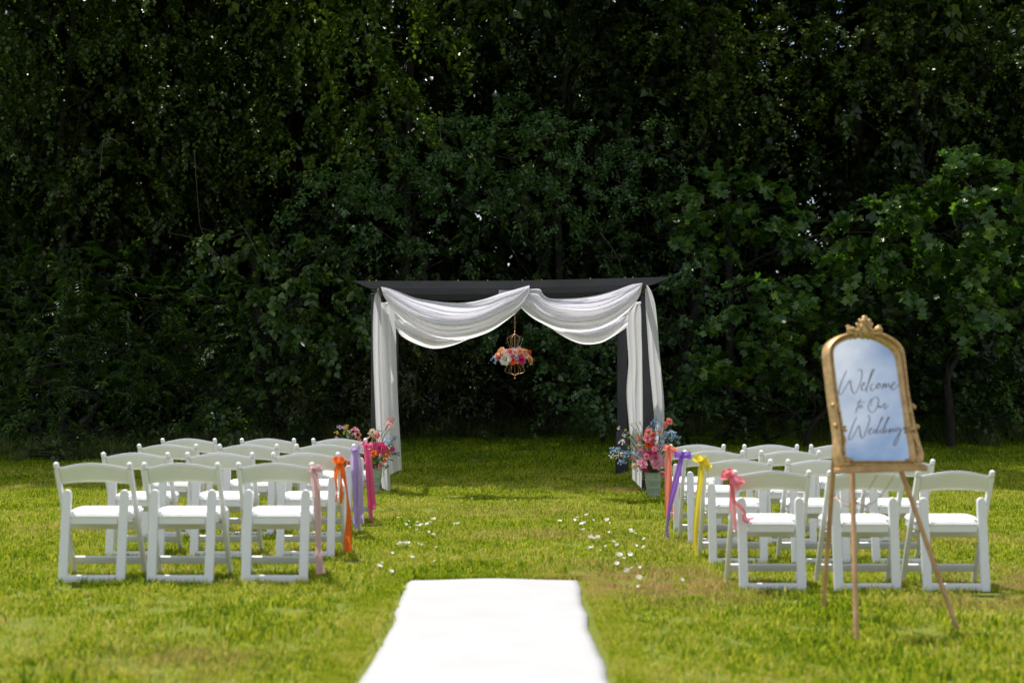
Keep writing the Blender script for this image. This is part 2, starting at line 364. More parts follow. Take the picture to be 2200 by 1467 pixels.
edge_src = [blades(26, .035, .02, .05, .003, .005, .9, 40 + i) for i in range(3)]
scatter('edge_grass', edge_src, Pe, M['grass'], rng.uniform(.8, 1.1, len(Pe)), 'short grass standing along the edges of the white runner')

# ------------------------------------------------------------------ aisle runner
nu, nv = 24, 90; V = []; Fc = []
rr = random.Random(3); el = [0]; er = [0]
for i in range(nv):
    el.append(el[-1] * .93 + rr.uniform(-.004, .004)); er.append(er[-1] * .93 + rr.uniform(-.004, .004))
for j in range(nv + 1):
    yy = RY1 - (RY1 - 2.4) * j / nv
    for i in range(nu + 1):
        u = i / nu; x0 = RX0 + el[j] - .014 * math.sin(j * .19) - .006 * math.sin(j * .47); x1 = RX1 + er[j] + .012 * math.sin(j * .15 + 1) + .006 * math.sin(j * .41)
        xx = x0 + (x1 - x0) * u
        zz = gz(xx, yy) + .020 + .0015 * math.sin(xx * 9 + yy * 3) + .003 * math.sin(yy * 11 - xx * 4) + .0035 * math.sin(yy * 2.3 + 5 * xx)
        if i in (0, nu) or j == 0: zz -= .008
        V.append((xx, yy + 0, zz))
for j in range(nv):
    for i in range(nu): a = j * (nu + 1) + i; Fc.append((a, a + nu + 1, a + nu + 2, a + 1))
o = obj('aisle_runner', mesh('aisle_runner', V, Fc, True), M['runner'])
o.modifiers.new('thickness', 'SOLIDIFY').thickness = .003
tag(o, 'plain white cloth aisle runner lying on the lawn between the chair blocks', 'aisle runner')

# ------------------------------------------------------------------ pergola
PF, PB = 16.8, 19.2
def ptop(x): return 2.395 + (.045 * (x + .0) / 1.8 if x > 0 else 0)
perg = thing('pergola', 'dark bronze square pergola with white fabric swags over its front', 'pergola', (0, PF, gz(0, PF)))
def wpart(name, mb, mat, par, root=perg):
    """part given in world coordinates under an unrotated root"""
    me = mb.mesh(name); off = Vector(root.location); me.transform(Matrix.Translation(-off)); return obj(name, me, mat, par)
for (x, yy, sl) in ((-1.594, PF, 0), (1.589, PF, 0), (-1.596, PB, 1), (1.483, PB, 1)):
    z0 = gz(x, yy) - .04
    mb = MB(); mb.box((x, yy, (z0 + ptop(x) - .09) / 2), (.13, .13, ptop(x) - .09 - z0), bev=.004)
    po = wpart('post', mb, M['pergola'], perg)
    mb = MB(); hs = .62 if sl else .10
    mb.box((x, yy, z0 + hs / 2), (.165, .165, hs), bev=.006); wpart('post_sleeve', mb, M['pergola'], po)
    mb = MB(); mb.box((x, yy, ptop(x) - .085), (.15, .15, .012), bev=.002); wpart('post_cap', mb, M['pergola'], po)
def plank(x0, x1, yy, top, h, th, cut=.0, jx=0.0):
    """horizontal plank along X with slanted ends; bends at the middle joint"""
    mb = MB()
    for (a, b, ca, cb) in ((x0, jx - .0015, cut, 0), (jx + .0015, x1, 0, cut)):
        for t0 in (0,):
            ta, tb = top(a), top(b)
            q = [(a, ta), (b, tb), (b - cb, tb - h), (a + ca, ta - h)]
            V = [(px_, yy - th / 2, pz_) for px_, pz_ in q] + [(px_, yy + th / 2, pz_) for px_, pz_ in q]
            mb.add(V, [(0, 3, 2, 1), (4, 5, 6, 7), (0, 1, 5, 4), (1, 2, 6, 5), (2, 3, 7, 6), (3, 0, 4, 7)])
    return mb
zt = lambda x: ptop(x) + .045
wpart('front_beam', plank(-1.83, 1.825, 16.32, zt, .088, .04, .20), M['pergola'], perg)
wpart('inner_beam', plank(-1.72, 1.72, 16.95, lambda x: zt(x) - .004, .088, .04, .14), M['pergola'], perg)
for k in range(8):
    yy = 17.72 + k * .20
    wpart('rafter', plank(-1.70, 1.66, yy, lambda x: zt(x) + .003, .07, .035, .10), M['pergola'], perg)
for sx in (-1.594, 1.52):
    mb = MB(); mb.bar((sx, 16.345, ptop(sx) - .035), (sx, 19.35, ptop(sx) - .035), .05, .08, .003); wpart('side_beam', mb, M['pergola'], perg)
for x in (-1.64, -1.56, -.62, -.28, .12, .34, .9, 1.3, 1.39):
    mb = MB(); mb.box((x, 16.32, zt(x) + .006), (.012, .012, .014)); wpart('bolt', mb, M['rosegold'], perg)
for x in (-.42, .55, 1.17):                                       # cover plates over joints in the front beam
    mb = MB(); mb.box((x, 16.2985, zt(x) - .044), (.006, .004, .08)); wpart('joint_strip', mb, M['pergola'], perg)
for (x, z) in ((-1.53, 2.325), (1.533, 2.36)):                    # blocks that hold the fabric
    mb = MB(); mb.box((x, 16.62, z), (.055, .24, .09), bev=.004); wpart('hook_block', mb, M['pergola'], perg)

# ------------------------------------------------------------------ fabric
Z5 = lambda x, y: (780 + x / 6.111, 580 + y / 6.111)
Z6 = lambda x, y: (1080 + x / 5.789, 580 + y / 5.789)
G = lambda x, y: (x, y)
def saw(x):
    t = x % 1.0; q = .78
    return -1 + 2 * t / q if t < q else math.cos((t - q) / (1 - q) * math.pi)
def cloth(name, parent, A, B, Yd, folds, amp, nu=60, nv=64, sag=.0, seed=0, along='u', hem=0.0):
    """surface between edge A and edge B (photo outlines taken at distance Yd); folds run along the edges and have depth"""
    r = random.Random(seed)
    a = resample(catmull([at(x, y, Yd) for x, y in A], 8), nu + 1); b = resample(catmull([at(x, y, Yd) for x, y in B], 8), nu + 1)
    ph = [r.uniform(0, 6.28) for _ in range(8)]; wv = [r.uniform(.8, 1.25) for _ in range(8)]
    V = []
    for i in range(nu + 1):
        u = i / nu
        pinch = (math.sin(math.pi * min(max(u, .0), 1)) ** .6 * .9 + .22) if along == 'u' else (.55 + .45 * u)
        for j in range(nv + 1):
            v = j / nv
            vv = v + .035 * math.sin(v * 9.0 + ph[0] + 2.2 * u) + .02 * math.sin(u * 7 + ph[1] + v * 5)
            f = saw(vv * folds + ph[2] / 6.283 + .28 * math.sin(u * 3 + ph[3])) * .62 if along == 'u' else math.sin(vv * folds * 6.283 + ph[2] + 1.3 * math.sin(u * 3 + ph[3])) * .6
            f += (saw(vv * folds * 2.3 + ph[4] / 6.283 + .35 * math.sin(u * 2.3 + ph[5])) * .34 if along == 'u' else .45 * math.sin(vv * folds * 1.73 * 6.283 + ph[4] + 1.6 * math.sin(u * 2.3 + ph[5])))
            f += .13 * math.sin(vv * folds * 3.1 * 6.283 + ph[6] + 2.0 * u) + .04 * math.sin(vv * folds * 6.3 * 6.283 + ph[7] - 3 * u)
            f = math.copysign(abs(f) ** .8, f)
            edge = min(1, min(v, 1 - v) * 12 + .25)
            p = a[i].lerp(b[j and i or i], v)
            yo = -amp * f * pinch * edge - sag * math.sin(math.pi * v) * math.sin(math.pi * u)
            V.append((p.x, p.y + yo, p.z + .25 * amp * f * pinch * edge * (1 if along == 'u' else 0)))
    Fc = [(i * (nv + 1) + j, (i + 1) * (nv + 1) + j, (i + 1) * (nv + 1) + j + 1, i * (nv + 1) + j + 1) for i in range(nu) for j in range(nv)]
    me = mesh(name, V, Fc, True); me.transform(Matrix.Translation(-Vector(parent.location))); return obj(name, me, M['cloth'], parent)
dl = thing('draped_fabric', 'white sheer fabric swag and tails on the left half of the pergola', 'drapery', (-1.53, 16.5, gz(-1.5, 16.5)))
cloth('swag', dl, [Z5(*p) for p in ((235, 222), (330, 240), (480, 290), (700, 370), (950, 410), (1200, 432), (1400, 425), (1600, 380), (1800, 310), (2000, 255), (2185, 200))],
      [Z5(*p) for p in ((265, 330), (330, 440), (420, 560), (600, 720), (800, 850), (1030, 925), (1250, 925), (1450, 890), (1700, 790), (1950, 610), (2080, 490), (2185, 300))], 16.26, 3.1, .050, 96, 110, .30, 1)
cloth('under_swag', dl, [Z5(*p) for p in ((400, 480), (600, 600), (900, 770), (1200, 850), (1380, 850))],
      [Z5(*p) for p in ((425, 750), (500, 860), (650, 950), (850, 1020), (1000, 1027), (1200, 980), (1400, 900))], 16.36, 3.0, .024, 64, 56, .20, 2)
cloth('outer_tail', dl, [(813, 617), (804, 640), (801, 700), (802, 780), (806, 880), (812, 1000), (819, 1036), (821, 1048)],
      [(815, 622), (820, 655), (826, 690), (829, 780), (833, 880), (836, 960), (838, 1020), (839, 1056)], 16.50, 1.4, .014, 70, 36, 0, 3, 'v')
cloth('inner_tail', dl, [(818, 650), (819, 690), (821, 780), (824, 880), (829, 960), (836, 1020)],
      [(845, 648), (850, 700), (852, 780), (856, 880), (861, 960), (863.5, 1008)], 16.42, 1.4, .013, 60, 30, 0, 4, 'v')
cloth('gathered_end', dl, [Z5(*p) for p in ((1785, 262), (1900, 268), (2010, 258), (2100, 250))], [Z5(*p) for p in ((1775, 330), (1900, 330), (2000, 310), (2100, 290))], 16.285, 5, .008, 20, 16, 0, 5)
dr = thing('draped_fabric', 'white sheer fabric swag and tails on the right half of the pergola', 'drapery', (1.53, 16.5, gz(1.5, 16.5)))
cloth('swag', dr, [Z6(*p) for p in ((330, 238), (460, 238), (500, 300), (590, 355), (800, 360), (1000, 345), (1200, 310), (1400, 250), (1600, 180), (1740, 162))],
      [Z6(*p) for p in ((220, 460), (350, 580), (500, 670), (700, 760), (950, 785), (1150, 760), (1350, 670), (1500, 560), (1620, 440), (1700, 330), (1735, 200))], 16.28, 3.1, .050, 96, 110, .30, 6)
cloth('under_swag', dr, [Z6(*p) for p in ((600, 700), (950, 730), (1200, 690), (1400, 600), (1560, 480))],
      [Z6(*p) for p in ((600, 725), (800, 850), (1000, 920), (1200, 910), (1350, 840), (1560, 700))], 16.37, 3.0, .024, 64, 56, .20, 7)
cloth('inner_tail', dr, [Z6(1640, 400), Z6(1545, 520), Z6(1540, 700), Z6(1550, 900), (1350, 780), (1346, 840), (1350, 900), (1356, 970), (1358, 1028)],
      [Z6(1700, 395), Z6(1720, 500), Z6(1725, 800), (1379, 740), (1380, 800), (1381, 880), (1381, 940), (1380, 1000), (1378.6, 1049)], 16.42, 1.6, .013, 70, 36, 0, 8, 'v')
cloth('outer_tail', dr, [Z6(1775, 170), Z6(1772, 280), Z6(1780, 500), Z6(1800, 800), (1395, 780), (1404, 880), (1407, 940), (1408, 1010)],
      [Z6(1790, 175), Z6(1845, 260), Z6(1895, 420), Z6(1925, 700), (1418, 770), (1424, 830), (1427, 880), (1428, 1005)], 16.50, 1.3, .014, 70, 36, 0, 9, 'v')
for dd, p in ((dl, (832, 652)), (dr, Z6(1690, 415))):
    mb = MB(); c = at(p[0], p[1], 16.4)
    for k in range(5): mb.ball((c.x + .012 * math.cos(k * 2.1), c.y + .01 * math.sin(k * 1.7), c.z + .012 * math.sin(k * 2.9)), (.018, .014, .013))
    me = mb.mesh('knot'); me.transform(Matrix.Translation(-Vector(dd.location))); obj('knot', me, M['cloth'], dd)
# ------------------------------------------------------------------ folding chairs
def chair_proto():
    t = thing('folding_chair', '', 'chair', (0, 0, 0), 0, 'white folding chairs set out in rows on the lawn')
    FH = .42; H = .775
    def py(z): return FH * (1 - z / H)
    for s in (-1, 1):
        mb = MB(); x = .2375 * s
        mb.bar((x, py(.0), .0), (x, py(.735), .735), .030, .036, .006)
        mb.bar((x, py(.72), .72), (x, py(.748), .752), .024, .028, .006)
        f = mb.build('post', M['resin'], t)
        mb = MB(); mb.ball((x, py(.760), .760), (.0185, .0190, .018), u=12, v=8); mb.tube([(x, py(.735), .735), (x, py(.760), .760)], .0180, 12); mb.build('finial', M['resin'], f)
        # rear leg: stands between the posts, rounded top
        mb = MB(); x = .186 * s
        b = bmesh.new(); prof = [(-.029, 0), (.029, 0), (.029, .56), (.026, .578), (.016, .592), (0, .597), (-.016, .592), (-.026, .578), (-.029, .56)]
        vs = []
        for th in (-.014, .014):
            for (a, z) in prof: vs.append(b.verts.new((x + a, .080 * z / .597 + th, z)))
        k = len(prof); b.faces.new(vs[:k][::-1] if False else vs[:k]); b.faces.new(vs[k:][::-1])
        for i in range(k): j = (i + 1) % k; b.faces.new((vs[j], vs[i], vs[k + i], vs[k + j]))
        bmesh.ops.recalc_face_normals(b, faces=b.faces); bmesh.ops.bevel(b, geom=list(b.edges), offset=.004, segments=1, affect='EDGES')
        mb.bm(b); mb.build('leg', M['resin'], t)
        mb = MB(); mb.tube([(s * .2155, .102, .545), (s * .222, .102, .545)], .007, 8); mb.build('rivet', M['resin'], t)
    mb = MB(); mb.box((0, .004, .030), (.316, .026, .045), bev=.004); mb.build('rear_rail', M['resin'], t)
    mb = MB(); mb.bar((0, py(.085), .082), (0, py(.135), .130), .447, .018, .003); mb.build('stretcher', M['resin'], t)
    mb = MB(); mb.bar((0, py(.33) + .0, .325), (0, py(.365), .365), .447, .016, .003); mb.build('front_rail', M['resin'], t)
    # backrest: arched and bowed board
    nu, nv = 28, 5; V = []
    for side in (0, 1):
        for i in range(nu + 1):
            u = -1 + 2 * i / nu; zt_ = .741 + .034 * (math.cos(u * math.pi / 2)) ** 1.15; zb = .630 + .018 * (1 - u * u)
            for j in range(nv + 1):
                z = zb + (zt_ - zb) * j / nv; q = .009 - (.004 if j in (0, nv) else 0)
                V.append((u * .2235, py(z) - .032 * (1 - u * u) + (q if side else -q), z))
    n1 = (nu + 1) * (nv + 1); Fc = []
    ix = lambda s, i, j: s * n1 + i * (nv + 1) + j
    for i in range(nu):
        for j in range(nv):
            Fc.append((ix(0, i, j), ix(0, i + 1, j), ix(0, i + 1, j + 1), ix(0, i, j + 1))); Fc.append((ix(1, i, j), ix(1, i, j + 1), ix(1, i + 1, j + 1), ix(1, i + 1, j)))
        Fc.append((ix(0, i, nv), ix(0, i + 1, nv), ix(1, i + 1, nv), ix(1, i, nv))); Fc.append((ix(0, i, 0), ix(1, i, 0), ix(1, i + 1, 0), ix(0, i + 1, 0)))
    for i in (0, nu):
        for j in range(nv): Fc.append((ix(0, i, j), ix(0, i, j + 1), ix(1, i, j + 1), ix(1, i, j)))
    obj('backrest', mesh('backrest', V, Fc, True), M['resin'], t)
    # seat: frame below, padded panel on top
    half = [(.153, .045), (.153, .13), (.172, .155), (.214, .165), (.216, .22), (.226, .30), (.228, .38), (.216, .435), (.185, .462), (.10, .470)]
    def outl(inset, zz, tilt=.03):
        P = [(x - inset * (1 if x > .12 else .3), y) for x, y in half]
        P = [(x, min(max(y, .045 + inset), .470 - inset)) for x, y in P]
        full = P + [(-x, y) for x, y in reversed(P)]
        return [(x, y, zz + tilt * (y - .05)) for x, y in full]
    def stack(name, rings):
        V = []; Fc = []; k = len(rings[0])
        for r_ in rings: V += r_
        for a in range(len(rings) - 1):
            for i in range(k): j = (i + 1) % k; Fc.append((a * k + i, a * k + j, (a + 1) * k + j, (a + 1) * k + i))
        Fc.append(tuple(range(k))[::-1]); Fc.append(tuple((len(rings) - 1) * k + i for i in range(k)))
        o = obj(name, mesh(name, V, Fc), M['resin'] if name == 'seat_frame' else M['vinyl'], t)
        return o
    stack('seat_frame', [outl(.010, .372), outl(.004, .376), outl(.004, .416), outl(.0, .418), outl(.0, .428), outl(.003, .431)])
    stack('seat_pad', [outl(.012, .431), outl(.010, .438), outl(.014, .443), outl(.03, .446), outl(.06, .447)])
    return t
proto = chair_proto(); first = True
rows = {  # finial-to-finial centres and distances, measured in the photograph: (row, d, [centres])
 'L': [(9.19, (200.5, 389.6, 592)), (10.46, (292, 473, 657.3)), (11.80, (361, 534, 699)), (12.95, (406, 576, 729.5))],
 'R': [(9.17, (1658, 1861, 2051)), (10.44, (1585, 1762, 1934)), (11.75, (1533, 1697, 1854)), (12.82, (1497.5, 1655.5, 1799))]}
rown = ['front row nearest the camera', 'second row', 'third row', 'last row nearest the pergola']
ribn = {'L': ['pale blush', 'orange', 'lavender', 'hot pink'], 'R': ['pink', 'yellow', 'purple', 'coral']}
chair_at = {}
for side, rs in rows.items():
    for ri, (d, cs) in enumerate(rs):
        for ci, cx in enumerate(cs):
            o = proto if first else copy_tree(proto); first = False
            x = (cx - 1100) / F * d
            o.location = (x, d, gz(x, d)); o.rotation_euler = (0, 0, random.uniform(-.02, .02))
            col = ci if side == 'R' else 2 - ci                     # 0 = at the aisle
            if side == 'L' and ri == 0: o.rotation_euler[2] = (-.01, -.015, -.02)[ci]
            if col == 0: lb = f'white folding chair with {ribn[side][ri]} ribbon on its post, {"left" if side == "L" else "right"} block'
            else: lb = f'white folding chair, {("aisle", "middle", "outermost")[col]} of {rown[ri]}, {"left" if side == "L" else "right"} block'
            o['label'] = lb; chair_at[(side, ri, col)] = o

# ------------------------------------------------------------------ ribbons tied to the aisle posts
def satin(name, col, tr=.25): return simple('satin_' + name, col, .38, spec=.5, vary=.04, sheen=.3, trans=tr + .18, tcol=col)
Z8 = lambda x, y: (640 + x / 4.314, 920 + y / 4.314)
ZR = lambda x, y: (1400 + x / 5.432, 930 + y / 5.432)
def strip(path, Yd, conv, scale, fold=.25, seed=0, yoff=None):
    """hanging band: path of (x, y, width) in outline coordinates -> folded strip with depth"""
    r = random.Random(seed); P = []; W = []
    for k, q in enumerate(path):
        c = at(*conv(q[0], q[1]), Yd + (q[3] if len(q) > 3 else 0)); P.append(c); W.append(q[2] / scale / F * Yd)
    n = 26; Ps = resample(catmull(P, 6), n); V = []; nv = 8; ds = [0.0]
    for a, b in zip(P[:-1], P[1:]): ds.append(ds[-1] + (b - a).length)
    for i in range(n):
        t = i / (n - 1) * ds[-1]; wd = 1.10 * float(np.interp(t, ds, W)); tan = (Ps[min(i + 1, n - 1)] - Ps[max(i - 1, 0)]).normalized()
        sd = tan.cross(Vector((0, 1, 0))); sd = sd.normalized() if sd.length > .2 else Vector((1, 0, 0)); nr = sd.cross(tan).normalized()
        tw = .35 * math.sin(i * .23 + seed)
        for j in range(nv + 1):
            v = -1 + 2 * j / nv
            dep = wd * fold * (math.sin(v * 3.6 + seed + i * .07) * .6 + .3 * math.sin(v * 7 + i * .13)) + tw * v * wd * .5
            V.append(Ps[i] + sd * v * wd * .5 + nr * dep)
    Fc = [(i * (nv + 1) + j, i * (nv + 1) + j + 1, (i + 1) * (nv + 1) + j + 1, (i + 1) * (nv + 1) + j) for i in range(n - 1) for j in range(nv)]
    return V, Fc
def loop_(c, out, size, wid, seed=0):
    """one bow loop: closed band starting and ending at c, bulging towards out"""
    r = random.Random(seed); out = Vector(out).normalized(); nrm = out.cross(Vector((0, 1, 0))).normalized(); V = []; n = 18; nv = 4
    for i in range(n + 1):
        a = 2 * math.pi * i / n; p = c + out * size * .40 * (1 - math.cos(a)) + Vector((0, 1, 0)) * size * .22 * math.sin(a) + nrm * size * .10 * math.sin(a)
        for j in range(nv + 1):
            v = -1 + 2 * j / nv; g_ = .35 + .65 * math.sin(a / 2) ** .7
            V.append(p + (nrm + Vector((0, .35, 0))) * v * wid * .5 * g_ + Vector((0, 1, 0)) * .16 * wid * math.sin(4 * v + i * .6 + seed))
    Fc = [(i * (nv + 1) + j, i * (nv + 1) + j + 1, (i + 1) * (nv + 1) + j + 1, (i + 1) * (nv + 1) + j) for i in range(n) for j in range(nv)]
    return V, Fc
def ribbon(color, col, Yd, conv, scale, bow, loops, tails, where, tr=.25, fold=.22):
    c = at(*conv(*bow), Yd - .04); t = thing('ribbon_bow', f'{color} satin ribbon bow with hanging tails tied to {where}', 'ribbon', tuple(c), 0, 'ribbons tied along the aisle'); m = satin(color.replace(' ', '_'), col, tr)
    k0 = MB(); k0.ball((0, 0, 0), (.017, .017, .015)); k0.tube([(math.cos(a) * .018, .02 + math.sin(a) * .024, .004 * math.sin(2 * a)) for a in [6.283 * i / 14 for i in range(14)]], .008, 6, closed=True); k0.build('knot', m, t)
    for i, (dx, dz, s, wd) in enumerate(loops):
        V, Fc = loop_(Vector((0, 0, 0)), (dx, -.25, dz), s, wd, i); obj('loop', mesh('loop', [v * .8 for v in V], Fc, True), m, t)
    for i, p in enumerate(tails):
        V, Fc = strip(p, Yd - .035, conv, scale, fold, i * 2 + len(color)); V = [v - c for v in V]; obj('tail', mesh('tail', V, Fc, True), m, t)
rl = rows['L']; rrr = rows['R']
ribbon('pale blush pink', (.78, .50, .52), 9.17, Z8, 4.314, (150, 375), [(-1, .1, .055, .04), (1, .05, .085, .05), (.5, -.8, .05, .04)],
       [[(150, 385, 50), (160, 480, 68), (172, 560, 62), (182, 700, 56), (186, 900, 52), (190, 1100, 50), (198, 1240, 66), (212, 1345, 72)]], 'the front left aisle chair', .4)
ribbon('orange', (.90, .17, .008), 10.44, Z8, 4.314, (385, 325), [(-.8, .9, .095, .05), (.7, .9, .09, .05)],
       [[(375, 330, 30), (360, 380, 42), (350, 440, 30), (356, 520, 14), (362, 600, 12), (352, 680, 16)], [(395, 330, 30), (402, 440, 10), (403, 560, 28), (402, 640, 30), (400, 695, 22)], [(400, 325, 34), (418, 400, 44), (434, 480, 30), (450, 560, 16), (460, 660, 18), (470, 780, 38), (468, 900, 52), (462, 1020, 66), (462, 1142, 72)]], 'the second left aisle chair', .3)
ribbon('lavender', (.56, .42, .72), 11.78, Z8, 4.314, (540, 205), [(-.7, -.1, .06, .06), (.8, .6, .075, .06)],
       [[(540, 215, 60), (535, 280, 85), (545, 400, 96), (556, 550, 92), (562, 700, 84), (562, 880, 88)], [(530, 230, 40), (530, 500, 50), (538, 760, 44), (546, 930, 46)]], 'the third left aisle chair', .35)
ribbon('hot pink', (.84, .12, .32), 12.93, Z8, 4.314, (640, 160), [(-.8, .5, .075, .05), (.9, -.1, .09, .06)],
       [[(638, 165, 45), (650, 260, 58), (662, 400, 66), (676, 560, 66), (688, 690, 60), (692, 755, 58)], [(640, 200, 30), (650, 450, 34), (664, 680, 36), (674, 790, 32), (682, 858, 24)]], 'the last left aisle chair', .3)
ribbon('coral', (.86, .27, .19), 12.80, ZR, 5.432, (205, 180), [(-1, .2, .09, .06), (.9, -.45, .11, .07), (-.3, .8, .05, .05)],
       [[(203, 190, 50), (190, 270, 62), (187, 450, 60), (186, 650, 62), (187, 850, 58), (180, 990, 40)], [(215, 210, 24), (225, 500, 26), (222, 760, 40), (236, 900, 20), (238, 990, 14)]], 'the last right aisle chair', .3)
ribbon('purple', (.30, .13, .62), 11.73, ZR, 5.432, (352, 258), [(-1, .05, .10, .06), (1, .0, .12, .06), (.3, 1, .05, .03)],
       [[(352, 265, 40), (330, 370, 56), (300, 500, 62), (262, 650, 62), (226, 800, 50), (200, 950, 32), (182, 1100, 20), (180, 1170, 26), (196, 1222, 24)]], 'the third right aisle chair', .25)
ribbon('yellow', (.80, .66, .06), 10.42, ZR, 5.432, (592, 330), [(-.9, .55, .11, .06), (.7, -.75, .12, .07), (.6, .5, .07, .05)],
       [[(590, 335, 46), (576, 420, 60), (566, 560, 66), (548, 720, 62), (530, 900, 58), (514, 1080, 56), (508, 1250, 46), (514, 1330, 36), (524, 1425, 46)]], 'the second right aisle chair', .35)
ribbon('rosy pink', (.90, .30, .37), 9.15, ZR, 5.432, (930, 500), [(-1, .15, .11, .07), (-.5, .75, .09, .05), (.75, -.75, .14, .08)],
       [[(928, 505, 40), (930, 600, 44), (925, 720, 30), (920, 820, 34), (914, 935, 22)], [(950, 520, 44), (945, 640, 50), (950, 740, 40), (985, 820, 40), (1040, 870, 42), (1078, 920, 40), (1085, 990, 50, .05), (1120, 1020, 70, .12), (1200, 1000, 60, .22)], [(940, 520, 30), (955, 740, 26), (966, 900, 30), (972, 1020, 34), (976, 1130, 30)]], 'the front right aisle chair', .3)

# ------------------------------------------------------------------ flowers
def petal_grid(n_r, n_a):
    pass
def rose_mesh(name, seed=0):
    """unit-radius rose facing +Z: whorls of cupped petals"""
    r = random.Random(seed); V = []; Fc = []
    for lv, (cnt, rad, tilt, ln) in enumerate([(3, .10, 1.35, .42), (4, .18, 1.15, .5), (5, .30, .85, .58), (6, .42, .50, .62), (6, .48, .15, .60)]):
        for k in range(cnt):
            a = 2 * math.pi * (k + .5 * (lv % 2)) / cnt + r.uniform(-.2, .2); n0 = len(V); wd = 2.6 * (rad + .18) / cnt * 2.3
            for i in range(4):
                s = i / 3; rr_ = rad + ln * s * math.cos(tilt) + .10 * s * s * (1 if lv > 1 else -.4); z = ln * s * math.sin(tilt) + (.35 - .13 * lv) * .4 - .10 * s ** 3 * (lv > 1)
                for j in range(4):
                    v = -1 + 2 * j / 3; ww = wd * (.45 + .9 * s - .55 * s * s) * (.75 if i == 3 and abs(v) == 1 else 1)
                    x = rr_ - .22 * v * v * ww; y = v * ww * .8
                    V.append((x * math.cos(a) - y * math.sin(a), x * math.sin(a) + y * math.cos(a), z + .06 * v * v + r.uniform(-.02, .02)))
            for i in range(3):
                for j in range(3): q = n0 + i * 4 + j; Fc.append((q, q + 1, q + 5, q + 4))
    return mesh(name, V, Fc, True)
def blossom_mesh(name, cnt, seed, spread=1.0, bs=.30, flat=.8):
    """cluster of five-petalled blossoms scattered in a unit ball"""
    r = random.Random(seed); V = []; Fc = []
    for _ in range(cnt):
        while True:
            c = Vector((r.uniform(-1, 1), r.uniform(-1, 1), r.uniform(-1, 1)))
            if c.length < 1: break
        c *= spread; nrm = (c + Vector((r.uniform(-.5, .5), r.uniform(-1.2, .2), r.uniform(-.2, .8)))).normalized(); a0 = r.uniform(0, 6.28); q = nrm.to_track_quat('Z', 'Y'); s = bs * r.uniform(.75, 1.2)
        for k in range(5):
            a = a0 + k * 1.2566; n0 = len(V)
            for (rr_, da, z) in ((.08, 0, 0), (.62, -.42, .10), (1.0, 0, .22), (.62, .42, .10)): V.append(c + q @ Vector((rr_ * math.cos(a + da), rr_ * math.sin(a + da), z)) * s)
            Fc += [(n0, n0 + 1, n0 + 2), (n0, n0 + 2, n0 + 3)]
    return mesh(name, V, Fc)
def leafspray_mesh(name, cnt, seed):
    r = random.Random(seed); V = []; Fc = []
    for _ in range(cnt):
        c = Vector((r.uniform(-.5, .5), r.uniform(-.5, .5), r.uniform(-.5, .5))); d = (c + Vector((r.uniform(-.6, .6), r.uniform(-.8, .3), r.uniform(-.6, .7)))).normalized(); s = d.cross(Vector((r.uniform(-1, 1), r.uniform(-1, 1), r.uniform(-1, 1)))).normalized(); nrm = d.cross(s)
        ln = r.uniform(.5, .9); n0 = len(V)
        for (a, b, e) in ((0, 0, 0), (.35, .17, .03), (.7, .14, .03), (1, 0, -.08), (.7, -.14, .03), (.35, -.17, .03)): V.append(c + (d * a + s * b + nrm * e) * ln)
        Fc += [(n0, n0 + 1, n0 + 2, n0 + 3), (n0, n0 + 3, n0 + 4, n0 + 5)]
    return mesh(name, V, Fc)
COL = {'coral': (.84, .29, .23), 'orange': (.90, .20, .02), 'redorange': (.85, .09, .02), 'lightpink': (.82, .36, .46), 'pink': (.83, .30, .38), 'magenta': (.62, .03, .20), 'hotpink': (.80, .06, .26), 'peach': (.86, .45, .25), 'cream': (.86, .66, .46),
       'white': (.80, .76, .70), 'lightblue': (.38, .53, .78), 'blue': (.22, .36, .68), 'navy': (.07, .12, .30), 'lilac': (.66, .46, .70), 'yellow': (.85, .52, .05), 'brown': (.25, .09, .04), 'budgreen': (.38, .42, .10), 'green': (.05, .11, .025), 'lime': (.22, .30, .03)}
FM = {k: simple('flower_' + k, v, .6, vary=.18, scale=40, trans=.25, tcol=v) for k, v in COL.items()}
def meshset(kind, maker, n):
    out = {}
    def get(col, i):
        key = (col, i % n)
        if key not in out:
            me = maker(kind, i % n); me.materials.append(FM[col]); out[key] = me
        return out[key]
    return get
roses = meshset('rose', lambda k, i: rose_mesh(k, i), 3)
clusters = meshset('blossom_cluster', lambda k, i: blossom_mesh(k, 13, i, bs=.40), 3)
leaves_ = meshset('leaf_sprig', lambda k, i: leafspray_mesh(k, 9, i), 3)
def place_flower(kind, col, c, size, root, i, face=None):
    get = {'rose': roses, 'blossom_cluster': clusters, 'leaf_sprig': leaves_}[kind]
    o = bpy.data.objects.new(kind, get(col, i)); C.objects.link(o); o.parent = root; o.location = Vector(c) - Vector(root.location); o.scale = (size,) * 3
    q = (face or Vector((random.uniform(-.5, .5), -1, random.uniform(.1, .9)))).normalized().to_track_quat('Z', 'Y'); o.rotation_euler = q.to_euler()
    if kind != 'rose': o.rotation_euler = (random.uniform(-.3, .3), random.uniform(-.3, .3), random.uniform(-.6, .6))
    return o
